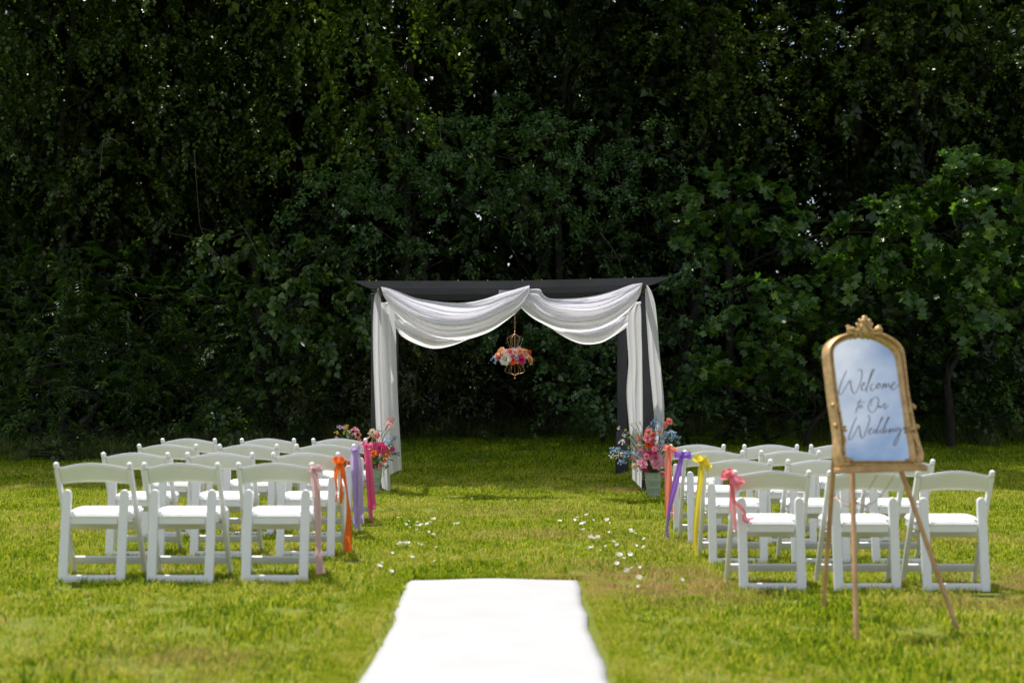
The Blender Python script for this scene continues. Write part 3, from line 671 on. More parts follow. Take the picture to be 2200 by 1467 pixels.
def bucket(px, Yd, label):
    x = (px - 1100) / F * Yd; z = gz(x, Yd)
    t = thing('flower_bucket', label, 'bucket', (x, Yd, z), 0, 'metal buckets holding the flowers')
    mb = MB(); pr = [(0, .0), (.066, .0), (.070, .004), (.072, .03)]
    for k in range(1, 24):
        zz = .03 + .255 * k / 23; rr_ = .072 + .030 * k / 23; rib = .0025 if k in (7, 8, 15, 16) else 0; pr.append((rr_ + rib, zz))
    pr += [(.107, .287), (.107, .292), (.102, .292), (.099, .28), (.07, .02), (0, .02)]
    mb.lathe(pr, 32); mb.build('shell', M['bucket'], t)
    mb = MB(); mb.tube([(.1045 * math.cos(a), .1045 * math.sin(a), .289) for a in [6.283 * i / 32 for i in range(32)]], .004, 6, closed=True); mb.build('rim', M['bucket'], t)
    for s in (-1, 1):
        mb = MB(); mb.tube([(s * (.101 + .020 * math.sin(a)), -.0, .235 - .025 * math.cos(a)) for a in [math.pi * i / 8 for i in range(9)]], .003, 6); mb.build('handle', M['bucket'], t)
    return t, Vector((x, Yd, z + .27))
def arrangement(label, base, conv, sc, roseL, clusL, leafL, Yd):
    t = thing('flower_arrangement', label, 'flowers', tuple(base), 0, 'flower arrangements at the pergola posts')
    i = 0; mbs = []
    k = Yd / F / sc
    def depth(x, y): return Yd + random.uniform(-.10, .07)
    def stem(c):
        mid = base.lerp(c, .55) + Vector((random.uniform(-.02, .02), random.uniform(-.02, .02), .05)); pts = catmull([base + Vector((random.uniform(-.05, .05), random.uniform(-.04, .04), -.1)), mid, c], 5)
        m_ = MB(); m_.tube([p - base for p in pts], [.0032] * (len(pts) - 1) + [.0018], 5); m_.build('stem', M['stem'], t)
    for (x, y, s, col) in roseL:
        c = at(*conv(x, y), depth(x, y) - .04); place_flower('rose', col, c, s * k * .68, t, i); i += 1; stem(c)
    for (x, y, s, col) in clusL:
        c = at(*conv(x, y), depth(x, y)); place_flower('blossom_cluster', col, c, s * k * .74, t, i); i += 1; stem(c)
    for (x, y, s, col) in leafL:
        c = at(*conv(x, y), depth(x, y) + .02); place_flower('leaf_sprig', col, c, s * k * .9, t, i); i += 1
    return t
ZF = lambda x, y: (1290 + x / 7.337, 880 + y / 7.337)
ZG = lambda x, y: (700 + x / 7.333, 880 + y / 7.333)
bk, base = bucket(1403, 16.28, 'green grey metal bucket with two ribs at the right pergola post')
arrangement('pink coral and light blue flower arrangement at the right pergola post', base, ZF, 7.337,
  [(760, 355, 90, 'coral'), (825, 400, 80, 'coral'), (740, 450, 95, 'pink'), (835, 490, 64, 'pink'), (760, 545, 80, 'redorange'), (808, 552, 62, 'orange'), (1085, 185, 80, 'coral'), (1030, 230, 66, 'coral'), (1015, 265, 50, 'coral'), (605, 450, 60, 'coral'), (870, 765, 150, 'lightpink'), (885, 850, 120, 'lightpink'), (970, 860, 62, 'pink'), (662, 850, 115, 'lightpink'), (770, 690, 74, 'magenta'), (728, 735, 76, 'pink'), (690, 930, 58, 'magenta'), (765, 930, 78, 'hotpink'), (640, 670, 84, 'lightpink'), (850, 620, 70, 'pink'), (935, 350, 62, 'peach'), (510, 765, 62, 'peach'), (540, 890, 72, 'cream'), (910, 915, 60, 'lightpink'), (858, 680, 50, 'magenta'), (700, 640, 50, 'pink'), (890, 580, 60, 'pink'), (975, 1010, 70, 'pink')],
  [(885, 110, 50, 'blue'), (870, 165, 70, 'blue'), (850, 220, 80, 'lightblue'), (800, 285, 76, 'lightblue'), (880, 300, 84, 'blue'), (960, 310, 60, 'blue'), (965, 190, 46, 'blue'), (740, 285, 44, 'lightblue'), (950, 430, 110, 'lightblue'), (990, 500, 100, 'lightblue'), (1040, 370, 80, 'lightblue'), (1110, 370, 70, 'lightblue'), (1170, 400, 70, 'lightblue'), (1245, 430, 46, 'lightblue'), (930, 550, 90, 'lightblue'), (1220, 500, 66, 'lightblue'), (1120, 450, 60, 'lightblue'), (960, 620, 80, 'lightblue'), (1050, 560, 60, 'lightblue'), (262, 620, 86, 'lightblue'), (200, 675, 66, 'lightblue'), (170, 735, 62, 'white'), (370, 680, 74, 'lightblue'), (440, 710, 90, 'blue'), (360, 795, 90, 'lightblue'), (560, 700, 74, 'lightblue'), (310, 840, 50, 'lightblue'), (640, 735, 60, 'lightblue'), (310, 690, 60, 'white'), (250, 740, 50, 'cream'),
   (290, 290, 50, 'white'), (380, 400, 50, 'white'), (335, 515, 66, 'white'), (450, 600, 34, 'white'), (160, 600, 30, 'lightblue'), (440, 370, 40, 'budgreen'), (475, 430, 44, 'budgreen'), (680, 560, 80, 'budgreen'), (600, 570, 50, 'peach'), (740, 600, 60, 'budgreen'), (560, 370, 50, 'budgreen'), (480, 235, 44, 'brown'), (560, 205, 40, 'budgreen'), (620, 195, 36, 'budgreen'), (395, 325, 34, 'budgreen')],
  [(800, 780, 150, 'green'), (740, 860, 140, 'green'), (900, 960, 150, 'green'), (840, 900, 120, 'green'), (650, 420, 80, 'green'), (780, 970, 90, 'green'), (590, 910, 70, 'green'), (970, 700, 90, 'green'), (1070, 420, 90, 'green'), (620, 780, 90, 'green'), (430, 570, 50, 'lime'), (880, 650, 100, 'green'), (590, 330, 50, 'green'), (700, 500, 110, 'lime'), (1160, 450, 70, 'green'), (480, 460, 60, 'lime')], 16.22)
bk2, base2 = bucket(803, 16.28, 'green grey metal bucket at the left pergola post behind the chairs')
arrangement('hot pink orange and navy flower arrangement at the left pergola post', base2, ZG, 7.333,
  [(805, 400, 80, 'coral'), (740, 560, 90, 'pink'), (870, 600, 125, 'hotpink'), (750, 690, 84, 'orange'), (812, 680, 60, 'orange'), (945, 690, 95, 'orange'), (1050, 620, 54, 'magenta'), (925, 805, 52, 'orange'), (735, 350, 74, 'cream'), (860, 880, 56, 'pink'), (360, 840, 60, 'coral'), (700, 600, 60, 'hotpink'), (800, 900, 50, 'pink'), (590, 730, 46, 'brown')],
  [(1020, 150, 100, 'coral'), (980, 240, 84, 'coral'), (1000, 300, 44, 'coral'), (325, 255, 52, 'yellow'), (165, 365, 44, 'yellow'), (85, 955, 40, 'yellow'), (215, 265, 54, 'lilac'), (268, 295, 50, 'lilac'), (360, 410, 64, 'white'), (170, 435, 40, 'lilac'), (450, 345, 100, 'pink'), (520, 435, 76, 'coral'), (440, 380, 60, 'lightpink'), (720, 450, 90, 'peach'), (820, 480, 60, 'peach'), (780, 350, 50, 'white'), (930, 520, 90, 'lightblue'), (960, 450, 70, 'lightblue'), (1085, 430, 54, 'navy'), (1050, 470, 54, 'navy'), (1045, 530, 50, 'navy'), (1130, 690, 56, 'navy'), (1080, 700, 46, 'navy'), (700, 380, 60, 'white'), (770, 420, 60, 'lightpink'), (330, 360, 70, 'budgreen'), (290, 370, 50, 'lime')],
  [(1000, 590, 80, 'lime'), (830, 830, 130, 'lime'), (780, 860, 110, 'lime'), (930, 890, 80, 'green'), (985, 770, 80, 'green'), (760, 880, 100, 'green'), (870, 740, 120, 'lime'), (980, 620, 100, 'green'), (800, 620, 110, 'green'), (330, 380, 80, 'lime'), (820, 320, 60, 'green'), (880, 850, 100, 'green'), (1010, 690, 80, 'green')], 16.22)

# ------------------------------------------------------------------ hanging flower chandelier
ZH = lambda x, y: (980 + x / 7.335, 640 + y / 7.335)
YC = 16.98; kk = YC / F / 7.335
cc = at(*ZH(925, 930), YC)
ch = thing('hanging_flower_chandelier', 'copper wire frame ringed with roses hanging on a chain from the pergola', 'chandelier', tuple(cc))
zc = lambda yy: (930 - yy) * kk
for k in range(6):
    a = k * math.pi / 3 + .12
    prof = [Vector((x_ * kk, 0, zc(y_))) for x_, y_ in ((4, 555), (12, 565), (60, 596), (120, 632), (127, 645), (96, 735))] + catmull([(x_ * kk, 0, zc(y_)) for x_, y_ in ((66, 820), (55, 930), (95, 1010), (112, 1060), (125, 1090), (152, 1125), (148, 1160), (100, 1185), (45, 1200), (6, 1228))], 4)
    mb = MB(); mb.tube([(p.x * math.cos(a), p.x * math.sin(a), p.z) for p in prof], .0022, 6); mb.build('wire', M['rosegold'], ch)
mb = MB(); mb.tube([(0, 0, zc(540)), (0, 0, zc(1260))], .0030, 8); mb.ball((0, 0, zc(1265)), .009); mb.ball((0, 0, zc(530)), .011); mb.build('center_rod', M['rosegold'], ch)
mb = MB(); z = zc(515); zt_ = ptop(0) - cc.z - .04; i = 0
while z < zt_:
    q = []
    for k in range(12):
        a = 6.283 * k / 12; q.append((.0075 * math.cos(a) * (1 if i % 2 else 0), .0075 * math.cos(a) * (0 if i % 2 else 1), z + .015 + .017 * math.sin(a)))
    mb.tube(q, .0024, 5, closed=True); z += .026; i += 1
mb.build('chain', M['rosegold'], ch)
mb = MB(); mb.tube([(.15 * math.cos(a), .15 * math.sin(a), 0) for a in [6.283 * k / 40 for k in range(40)]], .006, 6, closed=True); mb.build('ring', M['stem'], ch)
def on_ring(x, y, s, col, kind='rose', back=False):
    dx = (x - 895) * kk; Rr = .205; dy = math.sqrt(max(Rr * Rr - min(abs(dx), Rr) ** 2, 0)) * (1 if back else -1)
    c = Vector((cc.x + dx - 0.0, cc.y + dy * .9, cc.z + (930 - y) * kk)); c.x = cc.x + (x - 925) * kk * (1 + dy / YC)
    place_flower(kind, col, c, s * kk * .64, ch, int(x), Vector((dx * 2.2 + random.uniform(-.05, .05), dy * 1.5 - .06, .12)))
for q in ((640, 910, 80, 'peach'), (710, 855, 115, 'peach'), (680, 945, 80, 'magenta'), (780, 965, 150, 'white'), (860, 860, 95, 'lightpink'), (890, 900, 64, 'magenta'), (882, 990, 104, 'redorange'), (945, 945, 66, 'lightblue'), (1010, 905, 78, 'hotpink'), (1030, 980, 110, 'magenta'), (1000, 845, 90, 'peach'), (1100, 905, 86, 'cream'), (1160, 975, 125, 'peach'), (1080, 850, 74, 'peach'), (1165, 850, 54, 'orange'), (955, 1005, 54, 'yellow'), (840, 835, 56, 'orange'), (1125, 852, 54, 'orange'), (930, 860, 80, 'cream')): on_ring(*q)
for q in ((660, 900, 90, 'peach'), (760, 860, 100, 'white'), (860, 850, 90, 'hotpink'), (960, 850, 100, 'peach'), (1060, 860, 90, 'orange'), (1140, 900, 90, 'magenta')): on_ring(*q, back=True)
for q in ((600, 965, 90, 'lightblue'), (608, 1018, 44, 'lightblue'), (990, 790, 44, 'blue'), (900, 808, 40, 'lightblue'), (800, 835, 64, 'lilac')): on_ring(*q, kind='blossom_cluster')
for q in ((1075, 1045, 90, 'lime'), (1215, 960, 60, 'lime'), (740, 1010, 50, 'green'), (1130, 1030, 60, 'green'), (600, 930, 50, 'green')): on_ring(*q, kind='leaf_sprig')

# ------------------------------------------------------------------ easel and welcome mirror
LED = at(1895, 1008, 7.66)
yaw = R(24); lean = R(16)
hx = Vector((math.cos(yaw), math.sin(yaw), 0))                      # along the ledge, to the right
bk_ = Vector((-math.sin(yaw), math.cos(yaw), 0))                    # away from the viewer
upv = (Vector((0, 0, 1)) * math.cos(lean) + bk_ * math.sin(lean))  # up the mirror
nrm = hx.cross(upv).normalized()                                    # towards the viewer
if nrm.y > 0: nrm = -nrm
ap = LED + Vector((0, 0, .70)) + bk_ * .31
feet = [Vector((1.785, 7.41, gz(1.785, 7.41) - .01)), Vector((2.415, 7.73, gz(2.4, 7.7) - .01)), Vector((1.828, 8.40, gz(1.8, 8.4) - .01))]
ez = thing('easel', 'wooden tripod easel holding up the welcome mirror', 'easel', (ap.x, ap.y, gz(ap.x, ap.y)))
def rel(o, pts): return [Vector(p) - Vector(o.location) for p in pts]
for i, f in enumerate(feet):
    a, b = rel(ez, [f, ap + (hx * (.025, .065, 0.01)[i]) + bk_ * (.04 if i == 2 else 0)]); mb = MB(); d = (b - a).normalized(); mb.tube([a, a + d * .01, a.lerp(b, .5), b - d * .02, b], [.012, .0135, .015, .015, .010], 10); mb.build('leg', M['wood'], ez)
    if i < 2: pass
mb = MB(); lc = LED - Vector(ez.location); mb.bar(lc - hx * .30, lc + hx * .29, .030, .050, .004, side=Vector((0, 0, 1))); mb.build('ledge', M['wood'], ez)
mb = MB(); mb.bar(lc - hx * .28 + nrm * .022 + Vector((0, 0, .012)), lc + hx * .27 + nrm * .022 + Vector((0, 0, .012)), .012, .008, .001, side=Vector((0, 0, 1))); mb.build('ledge_lip', M['wood'], ez)
mb = MB(); mb.ball(ap - Vector(ez.location), (.03, .03, .025)); mb.build('hinge', M['rosegold'], ez)
c0 = LED - Vector(ez.location) + bk_ * .04 + Vector((0, 0, -.03)); c1 = feet[2].lerp(ap, .45) - Vector(ez.location)
mb = MB(); cp = catmull([c0 + hx * .0, c0.lerp(c1, .35) + Vector((0, 0, -.10)), c0.lerp(c1, .7) + Vector((0, 0, -.10)), c1], 8); mb.tube(cp, .0022, 5)
cp = catmull([c0 + hx * .12, c0.lerp(c1, .3) + hx * .05 + Vector((0, 0, -.13)), c1 + Vector((0, 0, -.02))], 8); mb.tube(cp, .0022, 5); mb.build('chain', M['rosegold'], ez)

mir0 = LED + Vector((0, 0, .014)) + nrm * .0
mi = thing('welcome_mirror', 'arched gold framed mirror with handwritten wedding welcome, standing on the easel', 'mirror', tuple(mir0))
Mrot = Matrix((hx, upv, nrm)).transposed()                          # local x right, y up, z to viewer
mi.rotation_euler = Mrot.to_euler()
def onmir(px, py, off=0.0):
    """outline point of the photograph on the mirror's plane, in the mirror's own coordinates"""
    d = ray(px, py); o0 = Vector((0, 0, CAMZ)); pl = mir0 + nrm * (.022 + off); t = (pl - o0).dot(nrm) / d.dot(nrm); p = o0 + d * t - mir0
    return Vector((p.dot(hx), p.dot(upv), 0))
Z4 = lambda x, y: (1700 + x / 3.861, 660 + y / 3.861)
inner = [(472, 1262), (470, 1240), (455, 1080), (440, 960), (410, 780), (385, 600), (365, 440), (362, 370), (385, 322), (430, 285), (510, 255), (600, 245), (680, 255), (760, 290), (840, 345), (885, 405), (903, 480), (925, 640), (950, 820), (965, 960), (985, 1080), (1003, 1240), (1004, 1262)]
outer = [(415, 1318), (402, 1290), (388, 1200), (385, 1080), (370, 960), (345, 800), (325, 640), (305, 470), (298, 370), (318, 300), (380, 245), (470, 212), (600, 200), (740, 205), (820, 235), (892, 285), (937, 355), (957, 500), (980, 700), (1008, 850), (1035, 980), (1062, 1080), (1092, 1200), (1090, 1270), (1078, 1316)]
I_ = [onmir(*Z4(*p)) for p in inner]; O_ = [onmir(*Z4(*p)) for p in outer]
n_s = 120
Is = resample(catmull(I_, 6), n_s); Os = resample(catmull(O_, 6), n_s)
Ib = resample([I_[-1], I_[0]], 30)[1:-1]; Ob = resample([O_[-1], O_[0]], 30)[1:-1]
Is += Ib; Os += Ob; ns = len(Is)
prof = [(-.10, -.020), (-.04, .0), (.0, .016), (.12, .027), (.28, .034), (.40, .026), (.43, .008), (.62, .007), (.65, .022), (.78, .026), (.84, .012), (.92, .012), (1.0, .0), (1.02, -.012)]
V = []; Fc = []
for i in range(ns):
    for s, z in prof: p = Os[i].lerp(Is[i], s); V.append((p.x, p.y, z))
k = len(prof)
for i in range(ns):
    j = (i + 1) % ns
    for a in range(k - 1): Fc.append((i * k + a, i * k + a + 1, j * k + a + 1, j * k + a))
fr = obj('frame', mesh('frame', V, Fc, True), M['gold'], mi)
V = [(p.x, p.y, -.020) for p in Os]; obj('back_board', mesh('back_board', V, [tuple(range(ns))[::-1]]), M['wood'], mi)
glass_pts = [Os[i].lerp(Is[i], .97) for i in range(ns)]
cen = sum(glass_pts, Vector()) / ns
V = [(p.x, p.y, .001) for p in glass_pts] + [(p.x, p.y, -.004) for p in glass_pts]
obj('glass', mesh('glass', V, [tuple(range(ns)), tuple(range(ns, 2 * ns))[::-1]] + [(i, i + ns, (i + 1) % ns + ns, (i + 1) % ns) for i in range(ns)]), M['mirror'], mi)
bead = MB(); path = resample([Os[i].lerp(Is[i], .54) for i in range(ns)], 210, True)
for p in path: bead.ball((p.x, p.y, .0115), (.0044, .0044, .0070), u=6, v=4)
bead.build('beading', M['gold'], fr)
def orn(name, items, par=fr):
    mb = MB()
    for it in items:
        if it[0] == 'b': _, x, y, rx, ry, z, rz_, ang = it; p = onmir(*Z4(x, y)); mb.ball((p.x, p.y, z), (rx, ry, rz_), Matrix.Rotation(R(ang), 3, 'Z'), 12, 8)
        elif it[0] == 't': _, pts, r0, r1, z = it; P = catmull([onmir(*Z4(x, y)) + Vector((0, 0, z)) for x, y in pts], 5); nn = len(P); mb.tube(P, [r0 + (r1 - r0) * i / (nn - 1) for i in range(nn)], 8)
        elif it[0] == 's':                                         # scroll: spiral of a tapering tube
            _, x, y, rad, turns, sgn, a0, z, th = it; p = onmir(*Z4(x, y)); P = []
            for i in range(36):
                s = i / 35; a = a0 + sgn * turns * 6.283 * s; rr_ = rad * (1 - .85 * s); P.append((p.x + rr_ * math.cos(a), p.y + rr_ * math.sin(a), z + .010 * s))
            mb.tube(P, [th * (1 - .5 * i / 35) for i in range(36)], 7)
            mb.ball((p.x, p.y, z + .008), (.006, .006, .008))
    return mb.build(name, M['gold'], par)
cr = []
for ang, x, y, l in ((90, 600, 130, .036), (112, 575, 140, .030), (68, 628, 140, .030), (135, 555, 160, .026), (45, 648, 160, .026)): cr.append(('b', x, y, l, .0095, .030, .012, ang))
cr += [('b', 603, 92, .019, .013, .028, .013, 0), ('b', 580, 118, .014, .012, .036, .012, 30), ('b', 632, 120, .013, .012, .036, .012, -30), ('b', 600, 190, .026, .034, .022, .018, 0)]
for s, x0 in ((-1, 600), (1, 600)):
    X_ = lambda v: x0 + s * v
    cr += [('t', [(X_(20), 150), (X_(45), 185), (X_(85), 195), (X_(120), 178)], .010, .009, .032), ('t', [(X_(10), 190), (X_(50), 218), (X_(95), 222), (X_(140), 205)], .010, .008, .028),
           ('s', X_(128), 188, .020, 1.4, s, 1.57 - s * .5, .026, .0085), ('s', X_(62), 205, .013, 1.3, -s, 1.57, .030, .006), ('b', X_(95), 185, .012, .010, .034, .010, 20 * s), ('b', X_(30), 232, .015, .009, .024, .010, -15 * s), ('b', X_(70), 238, .012, .008, .022, .009, -25 * s)]
orn('crest', cr)
for (pts, kx, ky, ix_) in (([(405, 880), (390, 830), (370, 800), (350, 802)], 345, 812, 0), ([(400, 1010), (385, 985), (368, 970)], 362, 980, 0), ([(985, 880), (985, 830), (1000, 808), (1015, 812)], 1018, 828, 1), ([(1000, 1010), (1020, 985), (1040, 975)], 1046, 990, 1)):
    orn('scroll_knob', [('t', pts, .009, .007, .022), ('b', kx, ky, .0125, .0125, .022, .012, 0)])
for s, pts in ((0, [(395, 1040), (400, 1100), (398, 1170), (400, 1230), (420, 1280)]), (1, [(1005, 1040), (1030, 1100), (1062, 1160), (1080, 1220), (1070, 1280)])):
    x1, x2 = ((432, 470), (1055, 1015))[s]
    g2 = [('t', pts, .009, .013, .024), ('s', (450, 1035)[s], (1275, 1275)[s], .024, 1.5, (-1, 1)[s], (2.6, .5)[s], .020, .0085), ('s', (500, 990)[s], 1268, .012, 1.3, (1, -1)[s], 1.57, .020, .006),
          ('s', (425, 1052)[s], 1180, .014, 1.3, (1, -1)[s], 1.0, .022, .006), ('b', (432, 1008)[s], 1015, .012, .010, .024, .010, 0), ('b', (455, 985)[s], 1020, .009, .008, .018, .009, 0), ('b', (450, 975)[s], 990, .009, .008, .018, .009, 0),
          ('t', [((430, 1020)[s], 1060), ((445, 1030)[s], 1110), ((430, 1050)[s], 1160)], .007, .005, .026)]
    orn('acanthus_scroll', g2)
# handwriting (flat print on the glass)
ZA = lambda x, y: (1790 + x / 12.94, 770 + y / 12.94)
ZB = lambda x, y: (1800 + x / 12.94, 860 + y / 12.94)
words = {'Welcome': (ZA, [
 [(440, 300, 1), (360, 480), (290, 640), (240, 820), (225, 920), (265, 980), (320, 930), (420, 760), (500, 620), (540, 580), (560, 720), (590, 860), (650, 950), (720, 880), (790, 720), (850, 540), (870, 400), (860, 310), (810, 275), (750, 310)],
 [(850, 760), (910, 720), (945, 660), (915, 635), (870, 700), (850, 790), (870, 850), (920, 850), (990, 780), (1060, 620), (1150, 400), (1215, 270), (1160, 290), (1090, 480), (1030, 700), (990, 840), (1005, 920)],
 [(1190, 680), (1150, 680), (1110, 760), (1115, 845), (1165, 860), (1240, 790), (1290, 700), (1335, 650), (1290, 700), (1290, 785), (1335, 800), (1375, 735), (1350, 655), (1345, 700), (1420, 700)],
 [(1470, 650), (1430, 820), (1490, 690), (1525, 665), (1525, 790), (1590, 685), (1620, 675), (1635, 780), (1690, 740), (1750, 695), (1785, 640), (1750, 625), (1700, 700), (1690, 790), (1730, 840), (1790, 810), (1850, 740), (1895, 680)]]),
 'to_Our': (ZA, [[(830, 1090), (780, 1210), (730, 1350), (700, 1440), (690, 1490)], [(690, 1192), (830, 1186), (970, 1184)], [(810, 1275), (790, 1310), (805, 1350), (850, 1345), (868, 1300), (840, 1268), (810, 1275), (880, 1290)],
  [(1130, 1300), (1120, 1220), (1150, 1120), (1220, 1045), (1290, 1050), (1328, 1130), (1312, 1260), (1250, 1390), (1170, 1470), (1090, 1445), (1045, 1345), (1060, 1220), (1130, 1100), (1215, 1060)],
  [(1335, 1270), (1335, 1335), (1380, 1280), (1395, 1345), (1440, 1290), (1480, 1225), (1525, 1235), (1490, 1290), (1510, 1385), (1560, 1320), (1615, 1255)]]),
 'Wedding': (ZB, [[(590, 430), (510, 600), (440, 780), (385, 950), (375, 1040), (400, 1070), (460, 1020), (550, 870), (620, 720), (660, 680), (680, 800), (705, 960), (740, 1020), (800, 960), (870, 780), (930, 600), (955, 480), (940, 410), (885, 392)],
  [(940, 840), (1010, 785), (1005, 740), (955, 780), (930, 860), (960, 908), (1010, 890), (1070, 830), (1120, 775), (1150, 790), (1090, 790), (1070, 850), (1110, 872), (1150, 820), (1230, 620), (1320, 450), (1290, 455), (1205, 680), (1150, 830), (1160, 915)],
  [(1180, 880), (1250, 800), (1320, 765), (1260, 790), (1240, 850), (1290, 872), (1340, 790), (1420, 600), (1500, 435), (1465, 450), (1380, 660), (1330, 820), (1340, 885), (1400, 800), (1420, 755), (1400, 840), (1440, 860), (1500, 780), (1525, 760), (1510, 880), (1570, 780), (1605, 755), (1605, 830), (1660, 830), (1690, 760), (1760, 720), (1690, 745), (1670, 800), (1710, 832), (1800, 735), (1795, 880), (1745, 1040), (1690, 1180), (1660, 1232), (1620, 1205), (1645, 1120), (1720, 960), (1800, 850), (1870, 780)]])}
for wn, (cv, strokes) in words.items():
    V = []; Fc = []
    for st in strokes:
        P = catmull([onmir(*cv(q[0], q[1])) for q in st], 7); P = resample(P, max(12, len(P))); n0 = len(V); hw = .0014 if wn != 'to_Our' else .0012
        for i, p in enumerate(P):
            t = (P[min(i + 1, len(P) - 1)] - P[max(i - 1, 0)]).normalized(); s = Vector((-t.y, t.x, 0)); ww = hw * (1 + .45 * abs(t.y) * (1 if t.y < 0 else .3)) * min(1, .4 + min(i, len(P) - 1 - i) * .2)
            V += [p + s * ww + Vector((0, 0, .0035)), p - s * ww + Vector((0, 0, .0035))]
        for i in range(len(P) - 1): a = n0 + 2 * i; Fc.append((a, a + 1, a + 3, a + 2))
    obj('lettering', mesh('lettering', V, Fc), M['ink'], mi)

# ------------------------------------------------------------------ petals on the lawn
ZP = lambda x, y: (780 + x / 3.143, 1060 + y / 3.143)
lp = [(285, 245, 32), (310, 220, 18), (315, 262, 20), (365, 225, 14), (360, 250, 22), (385, 248, 26), (400, 243, 22), (365, 280, 24), (440, 238, 30), (455, 225, 24), (480, 203, 26), (235, 195, 10), (628, 238, 38), (615, 246, 18), (447, 295, 18), (478, 316, 32), (265, 378, 60), (240, 380, 26), (295, 372, 30), (320, 394, 18), (373, 378, 14), (398, 384, 12), (492, 403, 24), (198, 440, 24), (335, 472, 34), (110, 530, 44), (125, 510, 20), (195, 578, 34), (205, 130, 12), (480, 500, 12)]
rp = [(1508, 170, 28), (1330, 218, 28), (1442, 188, 18), (1420, 205, 26), (1555, 203, 12), (1652, 202, 36), (1668, 218, 14), (1478, 235, 40), (1482, 275, 26), (1460, 240, 12), (1660, 285, 20), (1800, 262, 30), (1820, 275, 32), (1840, 285, 14), (1535, 328, 42), (1585, 326, 36), (1690, 352, 26), (1640, 385, 16), (1712, 378, 36), (1845, 372, 24), (1898, 320, 24), (1892, 385, 30), (1540, 403, 38), (1600, 415, 20), (1722, 450, 50), (1762, 466, 22), (1798, 432, 40), (1715, 505, 34), (1780, 548, 44), (1770, 560, 18), (1870, 525, 22), (1815, 532, 14), (1860, 606, 48), (1856, 664, 20), (2155, 596, 26), (1500, 172, 12), (915, 42, 10), (1030, 75, 10), (735, 62, 8)]
def petal_mesh(seed):
    r = random.Random(seed); V = []; n = 5
    for i in range(n):
        s = i / (n - 1)
        for j in range(4):
            v = -1 + 2 * j / 3; w_ = .5 * math.sin(math.pi * (.12 + .80 * s)) ** .8; V.append((v * w_, s - .5, .22 * v * v + .25 * (s - .5) ** 2 + r.uniform(-.06, .06)))
    return mesh('petal', V, [(i * 4 + j, i * 4 + j + 1, i * 4 + j + 5, i * 4 + j + 4) for i in range(n - 1) for j in range(3)], True)
pm = [petal_mesh(i) for i in range(4)]
for q in pm: q.materials.append(M['petal'])
for sd_, lst in (('left', lp), ('right', rp)):
    for i, (x_, y_, s) in enumerate(lst):
        px_, py_ = ZP(x_, y_); d = ray(px_, py_); Yd = (CAMZ + .02) / -d.z * d.y if d.z < 0 else 10; Yd = CAMZ / (-d.z / d.y)
        base_w = s / 3.143 / F * Yd
        for k in range(1 if s < 26 else 2):
            o = bpy.data.objects.new('petal', pm[(i + k) % 4]); C.objects.link(o)
            X0 = d.x / d.y * Yd + (random.uniform(-.4, .4) * base_w if k else 0); Y0 = Yd + (random.uniform(-.06, .06) if k else 0)
            o.location = (X0, Y0, gz(X0, Y0) + .045); sz_ = max(.022, min(.055, base_w * .9)); o.scale = (sz_,) * 3
            o.rotation_euler = (random.uniform(-.7, .7), random.uniform(-.7, .7), random.uniform(0, 6.28))
            tag(o, f'small white flower petal lying in the grass beyond the runner, {sd_} side of the aisle', 'petal', f'white petals scattered on the {sd_} side of the aisle')
# ------------------------------------------------------------------ the wood
def half_leaf(pts, fold):
    """polygon halves either side of the midrib, raised by fold"""
    n = len(pts); V = [(x, y, fold * abs(x)) for x, y in pts]; V2 = [(-x, y, fold * abs(x)) for x, y in pts if x > 0]
    V[-1] = (0, pts[-1][1], -.10); idx = list(range(n)); left = [0]; k = n
    for i, (x, y) in enumerate(pts):
        if i == 0 or i == n - 1: continue
        left.append(k); k += 1
    left.append(n - 1); return np.array(V + V2, float), [idx, left[::-1]]
LEAF = {'heart': half_leaf([(0, 0), (.34, -.03), (.44, .28), (.27, .65), (0, 1)], .22),
        'ovate': half_leaf([(0, 0), (.26, .22), (.24, .6), (0, 1)], .25),
        'lobed': half_leaf([(0, 0), (.30, -.04), (.55, .28), (.28, .40), (.40, .82), (0, .72)], .16),
        'leaflet': half_leaf([(0, 0), (.15, .35), (0, 1)], .3),
        'simple': half_leaf([(0, 0), (.32, .42), (0, 1)], .2)}
def unit(a): return a / np.maximum(np.linalg.norm(a, axis=1, keepdims=True), 1e-9)
def leaf_mesh(name, pos, axis, nrm, size, kind):
    T, faces = LEAF[kind]; n = len(pos); nrm = unit(nrm - axis * (nrm * axis).sum(1, keepdims=True)); side = np.cross(axis, nrm)
    V = pos[:, None] + size[:, None, None] * (T[None, :, 0:1] * side[:, None] + T[None, :, 1:2] * axis[:, None] + T[None, :, 2:3] * nrm[:, None])
    I = np.arange(n)[:, None] * len(T); fs = {}
    for f in faces: fs.setdefault(len(f), []).append(I + np.array([f]))
    return V.reshape(-1, 3), [np.concatenate(v) for v in fs.values()]
UP = np.array([0, 0, 1.0])
